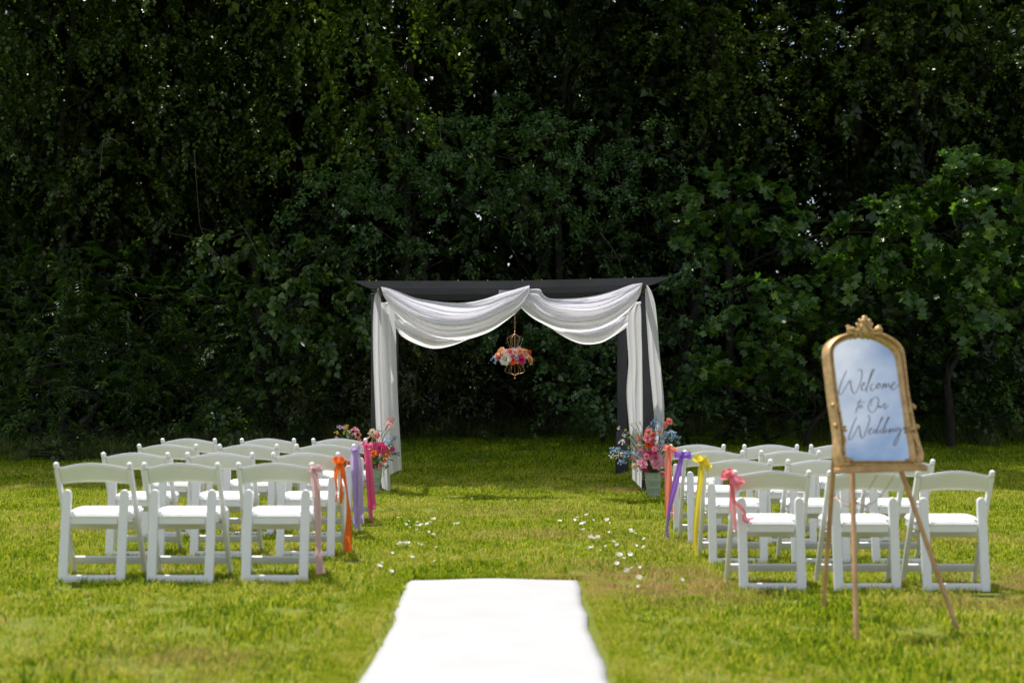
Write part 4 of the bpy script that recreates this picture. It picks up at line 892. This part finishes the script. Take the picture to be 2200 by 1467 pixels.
def sprays(clumps, dens, K, L0, L1, size, kind, r, droop=.5, inner=.25, upn=.8, regular=False, bottom=-.5):
    """leafy sprays grown outward from the shells of ellipsoid clumps -> leaf arrays"""
    A = []
    for (c, rad) in clumps:
        rad = np.array(rad, float); area = 4 * np.pi * ((rad[0] * rad[1]) ** 1.6 / 3 + (rad[0] * rad[2]) ** 1.6 / 3 + (rad[1] * rad[2]) ** 1.6 / 3) ** (1 / 1.6)
        n = max(4, int(area * dens * 1.45)); u = unit(r.normal(size=(int(n * 1.5), 3))); u = u[u[:, 2] > bottom][:n]
        # uneven outline: lobes carried by low-frequency waves
        ph = r.uniform(0, 6.28, 6); lob = 1 + .13 * np.sin(u[:, 0] * 5 + ph[0] + 3 * u[:, 2]) + .10 * np.sin(u[:, 1] * 7 + ph[1]) + .12 * np.sin(u[:, 2] * 6 + ph[2] + 4 * u[:, 0])
        keep = r.random(len(u)) < np.clip(.62 + .95 * np.sin(u[:, 0] * 6.5 + ph[3]) * np.sin(u[:, 2] * 6 + ph[4]) + .2 * u[:, 2], .03, 1); u = u[keep]; lob = lob[keep]
        dep = 1 - inner * r.random(len(u)) ** 1.5
        A.append((np.array(c)[None] + u * rad * (lob * dep)[:, None], unit(u / rad)))
    P = np.concatenate([a[0] for a in A]); O = np.concatenate([a[1] for a in A]); n = len(P)
    d0 = unit(O * .9 + UP * .12 + r.normal(size=(n, 3)) * .38); Ls = r.uniform(L0, L1, n)
    side = unit(np.cross(d0, UP) + r.normal(size=(n, 3)) * .15); t = (np.arange(K) + .6) / K
    t = np.broadcast_to(t, (n, K)) + (0 if regular else r.uniform(-.3, .3, (n, K)) / K)
    pos = P[:, None] + d0[:, None] * (Ls[:, None] * t)[..., None] - UP * (droop * Ls[:, None] * t ** 2)[..., None]
    sg = np.where(np.arange(K) % 2 == 0, 1., -1.)[None, :, None]
    tan = unit((d0[:, None] - UP * (2 * droop * t)[..., None]).reshape(-1, 3)).reshape(n, K, 3)
    ax = tan * (.35 if regular else .5) + side[:, None] * sg * (.95 if regular else .75) - UP * (.12 if regular else .38) + r.normal(size=(n, K, 3)) * (.06 if regular else .28)
    nr = UP * upn + O[:, None] * .40 + r.normal(size=(n, K, 3)) * (.12 if regular else .42)
    if not regular: pos = pos + r.normal(size=(n, K, 3)) * .03
    sz = size * r.uniform(.62, 1.15, (n, K)) * (1 - .35 * (t if regular else t * .6))
    return pos.reshape(-1, 3), unit(ax.reshape(-1, 3)), unit(nr.reshape(-1, 3)), sz.ravel()
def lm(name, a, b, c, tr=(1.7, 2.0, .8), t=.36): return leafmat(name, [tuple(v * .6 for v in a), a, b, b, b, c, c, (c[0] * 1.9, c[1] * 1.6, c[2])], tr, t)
LM = {'vine': lm('vine_leaves', (.026, .054, .009), (.042, .076, .012), (.068, .100, .015)),
      'dogwood': lm('dogwood_leaves', (0.039, 0.082, 0.032), (0.063, 0.121, 0.046), (0.086, 0.150, 0.052)),
      'bright': lm('bright_vine_leaves', (.040, .080, .011), (.068, .118, .015), (.112, .165, .020)),
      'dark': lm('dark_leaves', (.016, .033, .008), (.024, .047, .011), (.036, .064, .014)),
      'tulip': lm('tulip_tree_leaves', (0.039, 0.089, 0.020), (0.055, 0.121, 0.023), (0.092, 0.167, 0.025)),
      'sumac': lm('sumac_leaves', (0.025, 0.058, 0.010), (0.037, 0.079, 0.011), (0.061, 0.106, 0.014)),
      'maple': lm('maple_leaves', (0.037, 0.071, 0.013), (0.056, 0.099, 0.015), (0.092, 0.130, 0.019)),
      'grape': lm('grape_leaves', (0.038, 0.081, 0.021), (0.057, 0.108, 0.027), (0.090, 0.142, 0.030)),
      'olive': lm('olive_leaves', (0.031, 0.041, 0.009), (0.045, 0.053, 0.010), (0.056, 0.059, 0.013))}
def limbs_to(base, top, clumps, r, root, trunk_r, mat='bark'):
    b = Vector(base); h = top - b.z; pts = [b + Vector((r.normal() * .10 * k, r.normal() * .08 * k, h * k / 6)) for k in range(7)]; pts[0] = b + Vector((0, 0, -.15))
    P = catmull(pts, 4); n = len(P); mb = MB(); mb.tube(P, [trunk_r * (1.35 if i == 0 else 1) * (1 - .72 * i / (n - 1)) for i in range(n)], 9)
    me = mb.mesh('trunk'); me.transform(Matrix.Translation(-b)); obj('trunk', me, M[mat], root)
    for (c, rad) in clumps[:14]:
        c = Vector(c); zz = min(max(c.z - .9 - .3 * abs(c.x - b.x), b.z + .4), top * .95); k = int((zz - b.z) / h * (n - 1)); k = min(max(k, 0), n - 1); s = P[k]
        Q = catmull([s, s.lerp(c, .35) + Vector((r.normal() * .15, r.normal() * .1, .15)), s.lerp(c, .7) + Vector((r.normal() * .15, 0, .18)), c], 4)
        mb = MB(); rr_ = trunk_r * .38; mb.tube(Q, [max(.6 * rr_ * (1 - .75 * i / (len(Q) - 1)), .010) for i in range(len(Q))], 6)
        for q in range(4):                                          # bare side twigs
            s2 = Q[int(len(Q) * (.45 + .13 * q)) % len(Q)]; d = Vector((r.normal() * rad[0] * .6, -abs(r.normal()) * rad[1] * .6, r.normal() * rad[2] * .5))
            mb.tube([s2, s2 + d * .5 + Vector((0, 0, .06)), s2 + d], [.012, .008, .004], 5)
        me = mb.mesh('limb'); me.transform(Matrix.Translation(-b)); obj('limb', me, M['bark'], root)
def tree(name, label, base, clumps, kind, mat, size, dens, K, seed, cat='tree', group=None, L0=.3, L1=.7, trunk_r=.085, updens=3.0, trunk_top=None, up=None, **kw):
    r = np.random.default_rng(seed); base = Vector((base[0], base[1], gz(base[0], base[1])))
    root = thing(name, label, cat, tuple(base), 0, group)
    pos, ax, nr, sz = sprays(clumps, dens, K, L0, L1, size, kind, r, **kw); V, Fc = leaf_mesh('crown', pos, ax, nr, sz, kind)
    V -= np.array(base); obj('crown', fast_mesh('crown', V, Fc), LM[mat], root)
    if up:
        pos, ax, nr, sz = sprays(up, updens, 16, .5, 1.0, .27, 'simple', r, bottom=-1.1); V, Fc = leaf_mesh('upper_crown', pos, ax, nr, sz, 'simple'); V -= np.array(base)
        obj('upper_crown', fast_mesh('upper_crown', V, Fc), LM[mat], root)
    tt = trunk_top or max([c[0][2] for c in clumps] + [c[0][2] for c in (up or [])]) - .5
    limbs_to(base, tt, list(clumps) + list(up or []), r, root, trunk_r); return root
def cl(px, py, Y, rpx, rpy, ry=None):
    """clump centred at a photo position and distance, radii given by its size there"""
    p = at(px, py, Y + random.uniform(-.55, .75)); k = Y / F; return (tuple(p), (rpx * k * .94, ry or min(rpx, rpy) * k * .8, rpy * k))
def high(x, y, zs, r=2.2): return [((x + dx_, 22.6 + dy_, z_), (1.9, 1.5, 1.0)) for dx_, dy_, z_ in ((-1.2, 0, 11.8), (1.2, .2, 12.6), (0, .6, 14.5), (-1.4, 1.0, 17.0), (1.4, 1.0, 17.3))] + [((x + random.uniform(-.7, .7), y + random.uniform(-.5, .5), z), (r * random.uniform(.9, 1.2), r * random.uniform(.8, 1), r * random.uniform(.7, .9))) for z in zs]
wood = 'trees along the edge of the wood'
T = []
# top left: vine-hung trees
T.append(tree('tree', 'tall tree hung with heart shaped leaves at the upper left edge', (-8.4, 26.6), [cl(60, 60, 25.6, 150, 120), cl(60, 330, 26, 130, 150), cl(210, 180, 25.4, 130, 110), cl(-90, 200, 25.5, 160, 220), cl(240, 430, 26.2, 130, 120), cl(-120, 500, 26, 150, 150)], 'heart', 'vine', .092, 8.5, 24, 101, group=wood, up=high(-8.4, 25, (10.3, 12.4, 15)) + high(-11.5, 25, (10.4, 12.4, 14.5)), droop=.9))
T.append(tree('tree', 'tall vine covered tree between the left edge and the pergola', (-4.9, 27), [cl(330, 60, 25, 130, 110), cl(430, 170, 25.2, 110, 90), cl(340, 290, 25.6, 110, 100), cl(480, 300, 25.8, 110, 80), cl(420, 420, 26.2, 100, 90), cl(560, 100, 25.4, 110, 110)], 'heart', 'vine', .090, 8.5, 24, 102, group=wood, up=high(-5.2, 24.6, (10.3, 12.6, 15.4)), droop=.9))
T.append(tree('tree', 'tree with bright hanging yellow green leaves at the top, left of center', (-2.1, 26.6), [cl(700, 40, 24.4, 120, 80), cl(850, 60, 24.2, 130, 110), cl(780, 180, 24.6, 90, 90), cl(830, 300, 25.6, 100, 90), cl(650, 200, 25.6, 90, 110), cl(960, 20, 24.6, 110, 60), cl(640, 340, 26, 100, 80)], 'heart', 'bright', .098, 8.5, 24, 103, group=wood, up=high(-2, 24, (10.3, 12.6, 15.0)), droop=1.1))
T.append(tree('tree', 'rounded fine leaved bluish green tree just left above the pergola', (-2.0, 25.8), [cl(720, 460, 23.4, 100, 90), cl(850, 500, 23.2, 90, 80), cl(830, 400, 23.6, 110, 80), cl(950, 560, 23.6, 60, 50), cl(700, 560, 24, 70, 60)], 'ovate', 'dogwood', .085, 10, 26, 104, group=wood, L0=.2, L1=.5, trunk_r=.05, droop=.35))
T.append(tree('tree', 'rounded fine leaved tree directly above the pergola center', (.75, 26.2), [cl(1080, 330, 23, 120, 95), cl(1190, 330, 23.1, 80, 90), cl(1000, 430, 23.2, 90, 90), cl(1140, 460, 23.3, 110, 80), cl(1230, 420, 23.5, 50, 80), cl(960, 320, 23.8, 70, 70)], 'ovate', 'dogwood', .085, 10.5, 26, 105, group=wood, L0=.2, L1=.5, trunk_r=.05, droop=.35))
T.append(tree('tree', 'tall tree in the top center behind the rounded fine leaved one', (.9, 27.2), [cl(1100, 80, 25.4, 120, 110), cl(1230, 160, 25.6, 110, 110), cl(1040, 190, 25.8, 100, 70), cl(1330, 50, 25.6, 110, 100), cl(1300, 290, 26.2, 90, 90)], 'ovate', 'dark', .10, 7, 24, 106, group=wood, up=high(1, 24.8, (10.3, 12.6, 15.2)), droop=.6))
T.append(tree('tree', 'mid height leafy tree over the right end of the pergola', (2.9, 26), [cl(1330, 400, 24.6, 90, 90), cl(1400, 500, 24.4, 90, 80), cl(1300, 540, 24.6, 80, 60), cl(1420, 330, 25, 80, 70), cl(1340, 640, 25, 70, 60)], 'ovate', 'dogwood', .085, 8.5, 24, 107, group=wood, L0=.2, L1=.55, trunk_r=.09, droop=.4))
T.append(tree('tree', 'airy open tree at the top right of center with gaps of light', (4.2, 27.4), [cl(1480, 90, 25.8, 110, 90), cl(1590, 200, 26, 90, 80), cl(1560, 60, 26.2, 100, 70), cl(1700, 110, 26, 90, 90), cl(1660, 290, 26.4, 80, 70), cl(1500, 240, 26.3, 80, 60)], 'lobed', 'maple', .085, 8, 24, 108, group=wood, up=high(4.2, 25.6, (10.4, 12, 14)), updens=1.0, droop=.7))
T.append(tree('tree', 'tall airy tree at the upper right edge of the picture', (7.6, 27.2), [cl(1860, 90, 25.8, 120, 90), cl(1830, 220, 26, 90, 90), cl(2010, 60, 25.8, 120, 110), cl(2140, 150, 25.6, 120, 120), cl(2010, 230, 26, 90, 90), cl(2280, 80, 25.6, 120, 140), cl(2290, 330, 25.6, 120, 140)], 'lobed', 'maple', .085, 8, 24, 109, group=wood, up=high(7.6, 25.4, (10.4, 12.8, 15.4)) + high(11.2, 25, (10.4, 12, 13.6)), updens=1.8, droop=.7))
T.append(tree('sapling', 'broad leaved sapling branch lit at mid height, between pergola and mirror top', (4.5, 25.2), [cl(1530, 420, 23.8, 80, 38), cl(1640, 440, 23.7, 80, 42), cl(1620, 510, 23.8, 95, 45), cl(1500, 530, 24, 60, 50), cl(1700, 520, 24.2, 40, 60)], 'lobed', 'tulip', .19, 8, 14, 110, group='broad leaved saplings', L0=.25, L1=.55, trunk_r=.06, droop=.35, upn=.5, cat='tree'))
T.append(tree('sapling', 'broad leaved sapling growing behind the left side of the mirror', (4.9, 23.9), [cl(1590, 680, 22.8, 70, 45), cl(1680, 640, 22.7, 80, 45), cl(1720, 720, 22.7, 75, 60), cl(1640, 780, 22.9, 90, 60), cl(1560, 830, 23, 80, 45), cl(1740, 640, 23, 60, 50)], 'lobed', 'tulip', .18, 8, 14, 111, group='broad leaved saplings', L0=.25, L1=.55, trunk_r=.05, droop=.35, upn=.5))
T.append(tree('sapling', 'large broad leaved sapling filling the right edge at mid height', (7.4, 24), [cl(1900, 500, 22.8, 90, 60), cl(2010, 490, 22.7, 100, 70), cl(2130, 420, 22.6, 100, 80), cl(2160, 560, 22.6, 100, 80), cl(2080, 620, 22.7, 110, 60), cl(1990, 600, 22.8, 80, 60), cl(2140, 690, 22.6, 90, 70), cl(2280, 560, 22.6, 100, 180), cl(1860, 580, 23, 60, 50)], 'lobed', 'tulip', .20, 8, 14, 112, group='broad leaved saplings', L0=.3, L1=.6, trunk_r=.08, droop=.35, upn=.5))
T.append(tree('sapling', 'dark broad leaved sapling right behind the mirror arch', (6.5, 24.6), [cl(1850, 700, 23.6, 80, 60), cl(1960, 720, 23.6, 80, 60), cl(2040, 780, 23.8, 80, 60), cl(1900, 640, 23.8, 80, 50), cl(2000, 860, 24, 80, 60)], 'lobed', 'dark', .18, 7, 14, 113, group='broad leaved saplings', L0=.3, L1=.6, trunk_r=.05, droop=.35, upn=.5))
# left understory
T.append(tree('sumac_shrub', 'feathery leaved sumac at the lower left edge of the wood', (-7.2, 23.6), [cl(60, 640, 22.4, 120, 80), cl(40, 780, 22.2, 130, 90), cl(180, 700, 22.4, 100, 70), cl(-110, 700, 22.4, 130, 160), cl(60, 900, 22, 120, 60), cl(200, 850, 22.3, 90, 60)], 'leaflet', 'sumac', .13, 12, 26, 114, cat='shrub', group='feathery sumacs', L0=.4, L1=.7, trunk_r=.05, droop=.5, regular=True, upn=.9))
T.append(tree('sumac_shrub', 'feathery leaved sumac left of the pergola above the chairs', (-5.0, 23.7), [cl(330, 660, 22.5, 100, 60), cl(300, 760, 22.4, 110, 70), cl(430, 740, 22.5, 90, 70), cl(380, 830, 22.5, 100, 50), cl(210, 590, 22.9, 90, 60), cl(460, 640, 22.9, 80, 50)], 'leaflet', 'sumac', .13, 12, 26, 115, cat='shrub', group='feathery sumacs', L0=.4, L1=.7, trunk_r=.05, droop=.5, regular=True, upn=.9))
T.append(tree('shrub', 'grape vine tangle with large pale leaves left of the pergola', (-3.9, 24.3), [cl(600, 560, 23.2, 90, 50), cl(660, 640, 23, 90, 60), cl(560, 680, 23.1, 80, 60), cl(700, 730, 23, 90, 60), cl(600, 780, 23.1, 90, 60), cl(780, 700, 23.2, 60, 70), cl(540, 860, 23.3, 80, 50), cl(500, 540, 23.6, 80, 50)], 'heart', 'grape', .135, 9, 16, 116, cat='shrub', L0=.25, L1=.6, trunk_r=.04, droop=.8))
T.append(tree('shrub', 'olive green shrub behind the left pergola post', (-2.4, 24.6), [cl(720, 850, 23.6, 90, 80), cl(830, 800, 23.8, 90, 90), cl(900, 880, 24, 80, 60), cl(640, 880, 23.6, 70, 50), cl(930, 760, 24.4, 90, 80)], 'leaflet', 'olive', .11, 13, 22, 117, cat='shrub', L0=.3, L1=.6, trunk_r=.04, droop=.5, upn=.6))
T.append(tree('shrub', 'round leaved shrub seen through the right half of the pergola', (1.6, 24.8), [cl(1200, 780, 23.7, 80, 70), cl(1290, 720, 23.7, 90, 80), cl(1250, 860, 23.6, 90, 60), cl(1340, 850, 23.6, 70, 80), cl(1130, 700, 24.3, 80, 80), cl(1260, 920, 23.5, 50, 30)], 'heart', 'dogwood', .10, 10, 20, 118, cat='shrub', L0=.2, L1=.5, trunk_r=.04, droop=.6))
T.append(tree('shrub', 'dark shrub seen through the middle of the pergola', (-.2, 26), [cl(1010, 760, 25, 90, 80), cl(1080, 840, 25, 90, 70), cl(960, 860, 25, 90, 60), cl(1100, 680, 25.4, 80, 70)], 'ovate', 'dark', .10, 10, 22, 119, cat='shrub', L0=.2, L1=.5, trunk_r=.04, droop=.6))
T.append(tree('shrub', 'green shrub between the right pergola post and the saplings', (3.1, 24.6), [cl(1460, 680, 23.7, 70, 70), cl(1450, 780, 23.6, 80, 70), cl(1520, 880, 23.7, 80, 50), cl(1440, 880, 23.7, 60, 50), cl(1490, 600, 24, 60, 50)], 'heart', 'dogwood', .10, 9, 20, 120, cat='shrub', L0=.2, L1=.5, trunk_r=.04, droop=.6))
T.append(tree('shrub', 'low fern like bush in front of the wood behind the mirror', (4.6, 24.4), [cl(1700, 900, 23.4, 90, 35), cl(1800, 870, 23.6, 80, 50), cl(1640, 860, 23.8, 70, 40), cl(2080, 880, 24.4, 110, 50), cl(1930, 900, 24.4, 100, 40)], 'leaflet', 'sumac', .11, 11, 24, 121, cat='shrub', L0=.3, L1=.6, trunk_r=.03, droop=.6, regular=True))
T.append(tree('shrub', 'weedy low bush at the far left edge of the lawn', (-7.4, 22.6), [cl(60, 930, 21.9, 110, 40), cl(230, 930, 22, 100, 40), cl(-80, 900, 22, 100, 60), cl(360, 920, 22.3, 90, 35), cl(470, 920, 22.8, 90, 35)], 'ovate', 'sumac', .09, 13, 18, 122, cat='shrub', L0=.2, L1=.5, trunk_r=.02, droop=.3))

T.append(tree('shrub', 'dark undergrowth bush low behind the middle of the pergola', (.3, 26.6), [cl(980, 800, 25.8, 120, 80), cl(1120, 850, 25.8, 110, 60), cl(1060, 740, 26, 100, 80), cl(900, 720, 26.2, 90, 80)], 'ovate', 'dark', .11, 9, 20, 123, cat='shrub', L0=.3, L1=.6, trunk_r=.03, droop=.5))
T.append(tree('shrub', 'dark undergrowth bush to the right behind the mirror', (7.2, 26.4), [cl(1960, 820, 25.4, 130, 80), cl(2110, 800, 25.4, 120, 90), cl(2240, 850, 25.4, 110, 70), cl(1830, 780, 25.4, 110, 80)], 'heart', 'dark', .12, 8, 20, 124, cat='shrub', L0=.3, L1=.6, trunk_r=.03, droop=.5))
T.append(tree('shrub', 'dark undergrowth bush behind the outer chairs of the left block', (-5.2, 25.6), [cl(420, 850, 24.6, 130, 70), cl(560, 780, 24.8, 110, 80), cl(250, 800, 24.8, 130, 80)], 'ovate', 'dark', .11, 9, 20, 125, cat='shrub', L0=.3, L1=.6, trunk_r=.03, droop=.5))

for i_, (px_, py_, Y_, w_, h_, kd_, mt_, lb_) in enumerate(((1010, 925, 25.4, 60, 22, 'ovate', 'sumac', 'small weed clump at the lawn edge left of the pergola center'), (1160, 915, 25.2, 55, 30, 'leaflet', 'sumac', 'small weedy clump at the lawn edge under the hanging flowers'), (1400, 925, 24.4, 70, 26, 'ovate', 'grape', 'low weeds beside the right rear pergola post'), (1560, 930, 24, 80, 24, 'ovate', 'sumac', 'low weeds at the lawn edge behind the right chairs'),
   (2120, 925, 24.2, 90, 26, 'leaflet', 'bright', 'pale green weeds at the lawn edge right of the mirror'), (2230, 915, 24, 90, 40, 'ovate', 'sumac', 'low bush at the far right edge of the lawn'), (120, 965, 21.6, 90, 18, 'ovate', 'sumac', 'low weeds spilling onto the lawn at the far left'), (560, 930, 23.2, 80, 24, 'leaflet', 'sumac', 'low weeds behind the left chairs'), (880, 928, 24.8, 50, 20, 'leaflet', 'olive', 'weeds beside the left rear pergola post'))):
    T.append(tree('weed_clump', lb_, (at(px_, py_, Y_).x, Y_ + .3), [cl(px_, py_, Y_, w_, h_), cl(px_ + 40, py_ - 6, Y_ + .4, w_ * .7, h_ * 1.3)], kd_, mt_, .075, 16, 14, 140 + i_, cat='weeds', group='weeds along the lawn edge', L0=.15, L1=.4, trunk_r=.012, droop=.3, trunk_top=gz(0, Y_) + .5))

T.append(tree('shrub', 'dark leafy shrub at the foot of the wood on the far right', (6.9, 25.4), [cl(2010, 860, 24.2, 90, 55), cl(2110, 850, 24.2, 100, 70), cl(2200, 880, 24.2, 90, 50), cl(2060, 780, 24.4, 80, 60)], 'ovate', 'tulip', .10, 9, 20, 160, cat='shrub', L0=.25, L1=.5, trunk_r=.03, droop=.4))
T.append(tree('shrub', 'dark leafy shrub at the foot of the wood behind the right chairs', (4.0, 25.2), [cl(1560, 880, 24, 80, 50), cl(1660, 850, 24.2, 90, 60), cl(1480, 860, 24.2, 70, 50)], 'heart', 'dogwood', .09, 9, 20, 161, cat='shrub', L0=.25, L1=.5, trunk_r=.03, droop=.5))
T.append(tree('shrub', 'dark leafy shrub at the foot of the wood behind the left chairs', (-3.8, 25), [cl(620, 870, 23.8, 90, 50), cl(500, 880, 23.6, 90, 45), cl(720, 890, 24, 80, 40)], 'heart', 'dogwood', .09, 9, 20, 162, cat='shrub', L0=.25, L1=.5, trunk_r=.03, droop=.5))

# the dense dark wood behind: a few kinds of tree, each copied
def generic(seed, mat, kind, size):
    r = np.random.default_rng(seed); cs = []
    for k in range(13):
        z = 1.2 + k * 1.15; w_ = 2.1 if z < 9 else 1.8; a = r.uniform(0, 6.28); cs.append(((1.3 * math.cos(a), 1.1 * math.sin(a), z), (w_ * r.uniform(.8, 1.15), w_ * r.uniform(.7, 1), 1.15 * r.uniform(.8, 1.2))))
    return cs
deep = 'tall trees standing deep in the dark wood'
protos = []
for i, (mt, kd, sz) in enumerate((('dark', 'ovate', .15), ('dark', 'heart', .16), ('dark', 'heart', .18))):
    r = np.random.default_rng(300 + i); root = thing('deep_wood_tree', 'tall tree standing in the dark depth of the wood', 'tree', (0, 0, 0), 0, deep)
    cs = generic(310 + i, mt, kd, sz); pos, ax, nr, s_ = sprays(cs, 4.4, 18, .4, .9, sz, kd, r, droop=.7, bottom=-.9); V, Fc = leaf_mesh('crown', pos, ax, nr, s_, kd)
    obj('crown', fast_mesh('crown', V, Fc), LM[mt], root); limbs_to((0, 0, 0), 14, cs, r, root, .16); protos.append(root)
spots = []
for row, (yy, n, off) in enumerate(((29.2, 10, 0), (32.2, 10, 1.3), (35.6, 11, .4), (39.5, 12, 1.5))):
    hw = .36 * yy + 3.2
    for k in range(n): spots.append((-hw + 2 * hw * (k + .5) / n + random.uniform(-.5, .5) + off * .5, yy + random.uniform(-.6, .6)))
spots = [p for p in spots if not (p[1] > 38 and .15 < p[0] / p[1] < .24)]
for k, (x, y) in enumerate(spots):
    o = protos[k] if k < 3 else copy_tree(protos[k % 3]); o.location = (x, y, gz(x, y)); o.rotation_euler = (0, 0, random.uniform(0, 6.28)); s = random.uniform(.9, 1.15); o.scale = (s, s, s * random.uniform(.95, 1.1))

# bare vines and dead twigs hanging in front of the dark
for i, pts in enumerate(([(418, 330), (425, 430), (432, 490), (460, 540), (530, 605)], [(660, 545), (690, 525), (705, 515)], [(520, 600), (470, 560), (420, 515), (360, 500)], [(950, 240), (945, 280), (960, 330), (1000, 330)],
                         [(1720, 560), (1800, 480), (1890, 430)], [(1290, 500), (1330, 560), (1345, 640)], [(560, 560), (530, 500), (505, 470)], [(215, 380), (225, 300), (260, 310)])):
    P = catmull([at(x, y, 22.9 + .2 * math.sin(k + i)) for k, (x, y) in enumerate(pts)], 8); root = P[0]; mb = MB(); mb.tube([p - root for p in P], [.0065 * (1 - .6 * k / len(P)) for k in range(len(P))], 6)
    for k in range(3):
        s = P[(k + 2) * len(P) // 6] - root; d = Vector((random.uniform(-.4, .4), random.uniform(-.1, .1), random.uniform(-.4, .1))); mb.tube([s, s + d * .5 + Vector((0, 0, .03)), s + d], [.005, .004, .002], 4)
    o = mb.build('bare_vine', M['twig'], None, tuple(root)); tag(o, ['long bare vine curving down left of the pergola above the grape leaves', 'short pale dead twig above the left end of the pergola', 'bare vine slanting through the dark over the feathery sumac', 'looping thin vine above the rounded tree in the center', 'bare twig slanting up above the mirror towards the right', 'thin hanging vine over the right half of the pergola', 'short bare vine left of the pergola', 'thin vine in the dark near the upper left edge'][i], 'vine', 'bare vines')

# tall grass and weeds at the foot of the wood
tall_src = [blades(60, .22, .15, .5, .006, .012, .9, 60 + i) for i in range(4)]
r = np.random.default_rng(66); n = 1500; y = r.uniform(22.2, 28.5, n); x = r.uniform(-11, 12.5, n)
edge = 22.6 + 3.2 * sstep(-5, -1.5, x) - 1.0 * sstep(5.5, 8, x) + .5 * np.sin(x * 2.1) + .4 * np.sin(x * 5.3 + 1) + .35 * r.normal(size=n)
k = (y > edge) & (y < edge + 2.6); x, y = x[k], y[k]
M['tall'] = leafmat('tall_grass', [(.06, .10, .018), (.10, .15, .03), (.13, .17, .04), (.22, .20, .08)], (1.5, 1.6, .8), .3)
scatter('tall_grass', tall_src, np.stack([x, y, ground_z(x, y)], 1), M['tall'], r.uniform(.5, 1.15, len(x)), 'unmown tall grass and weeds at the foot of the wood')
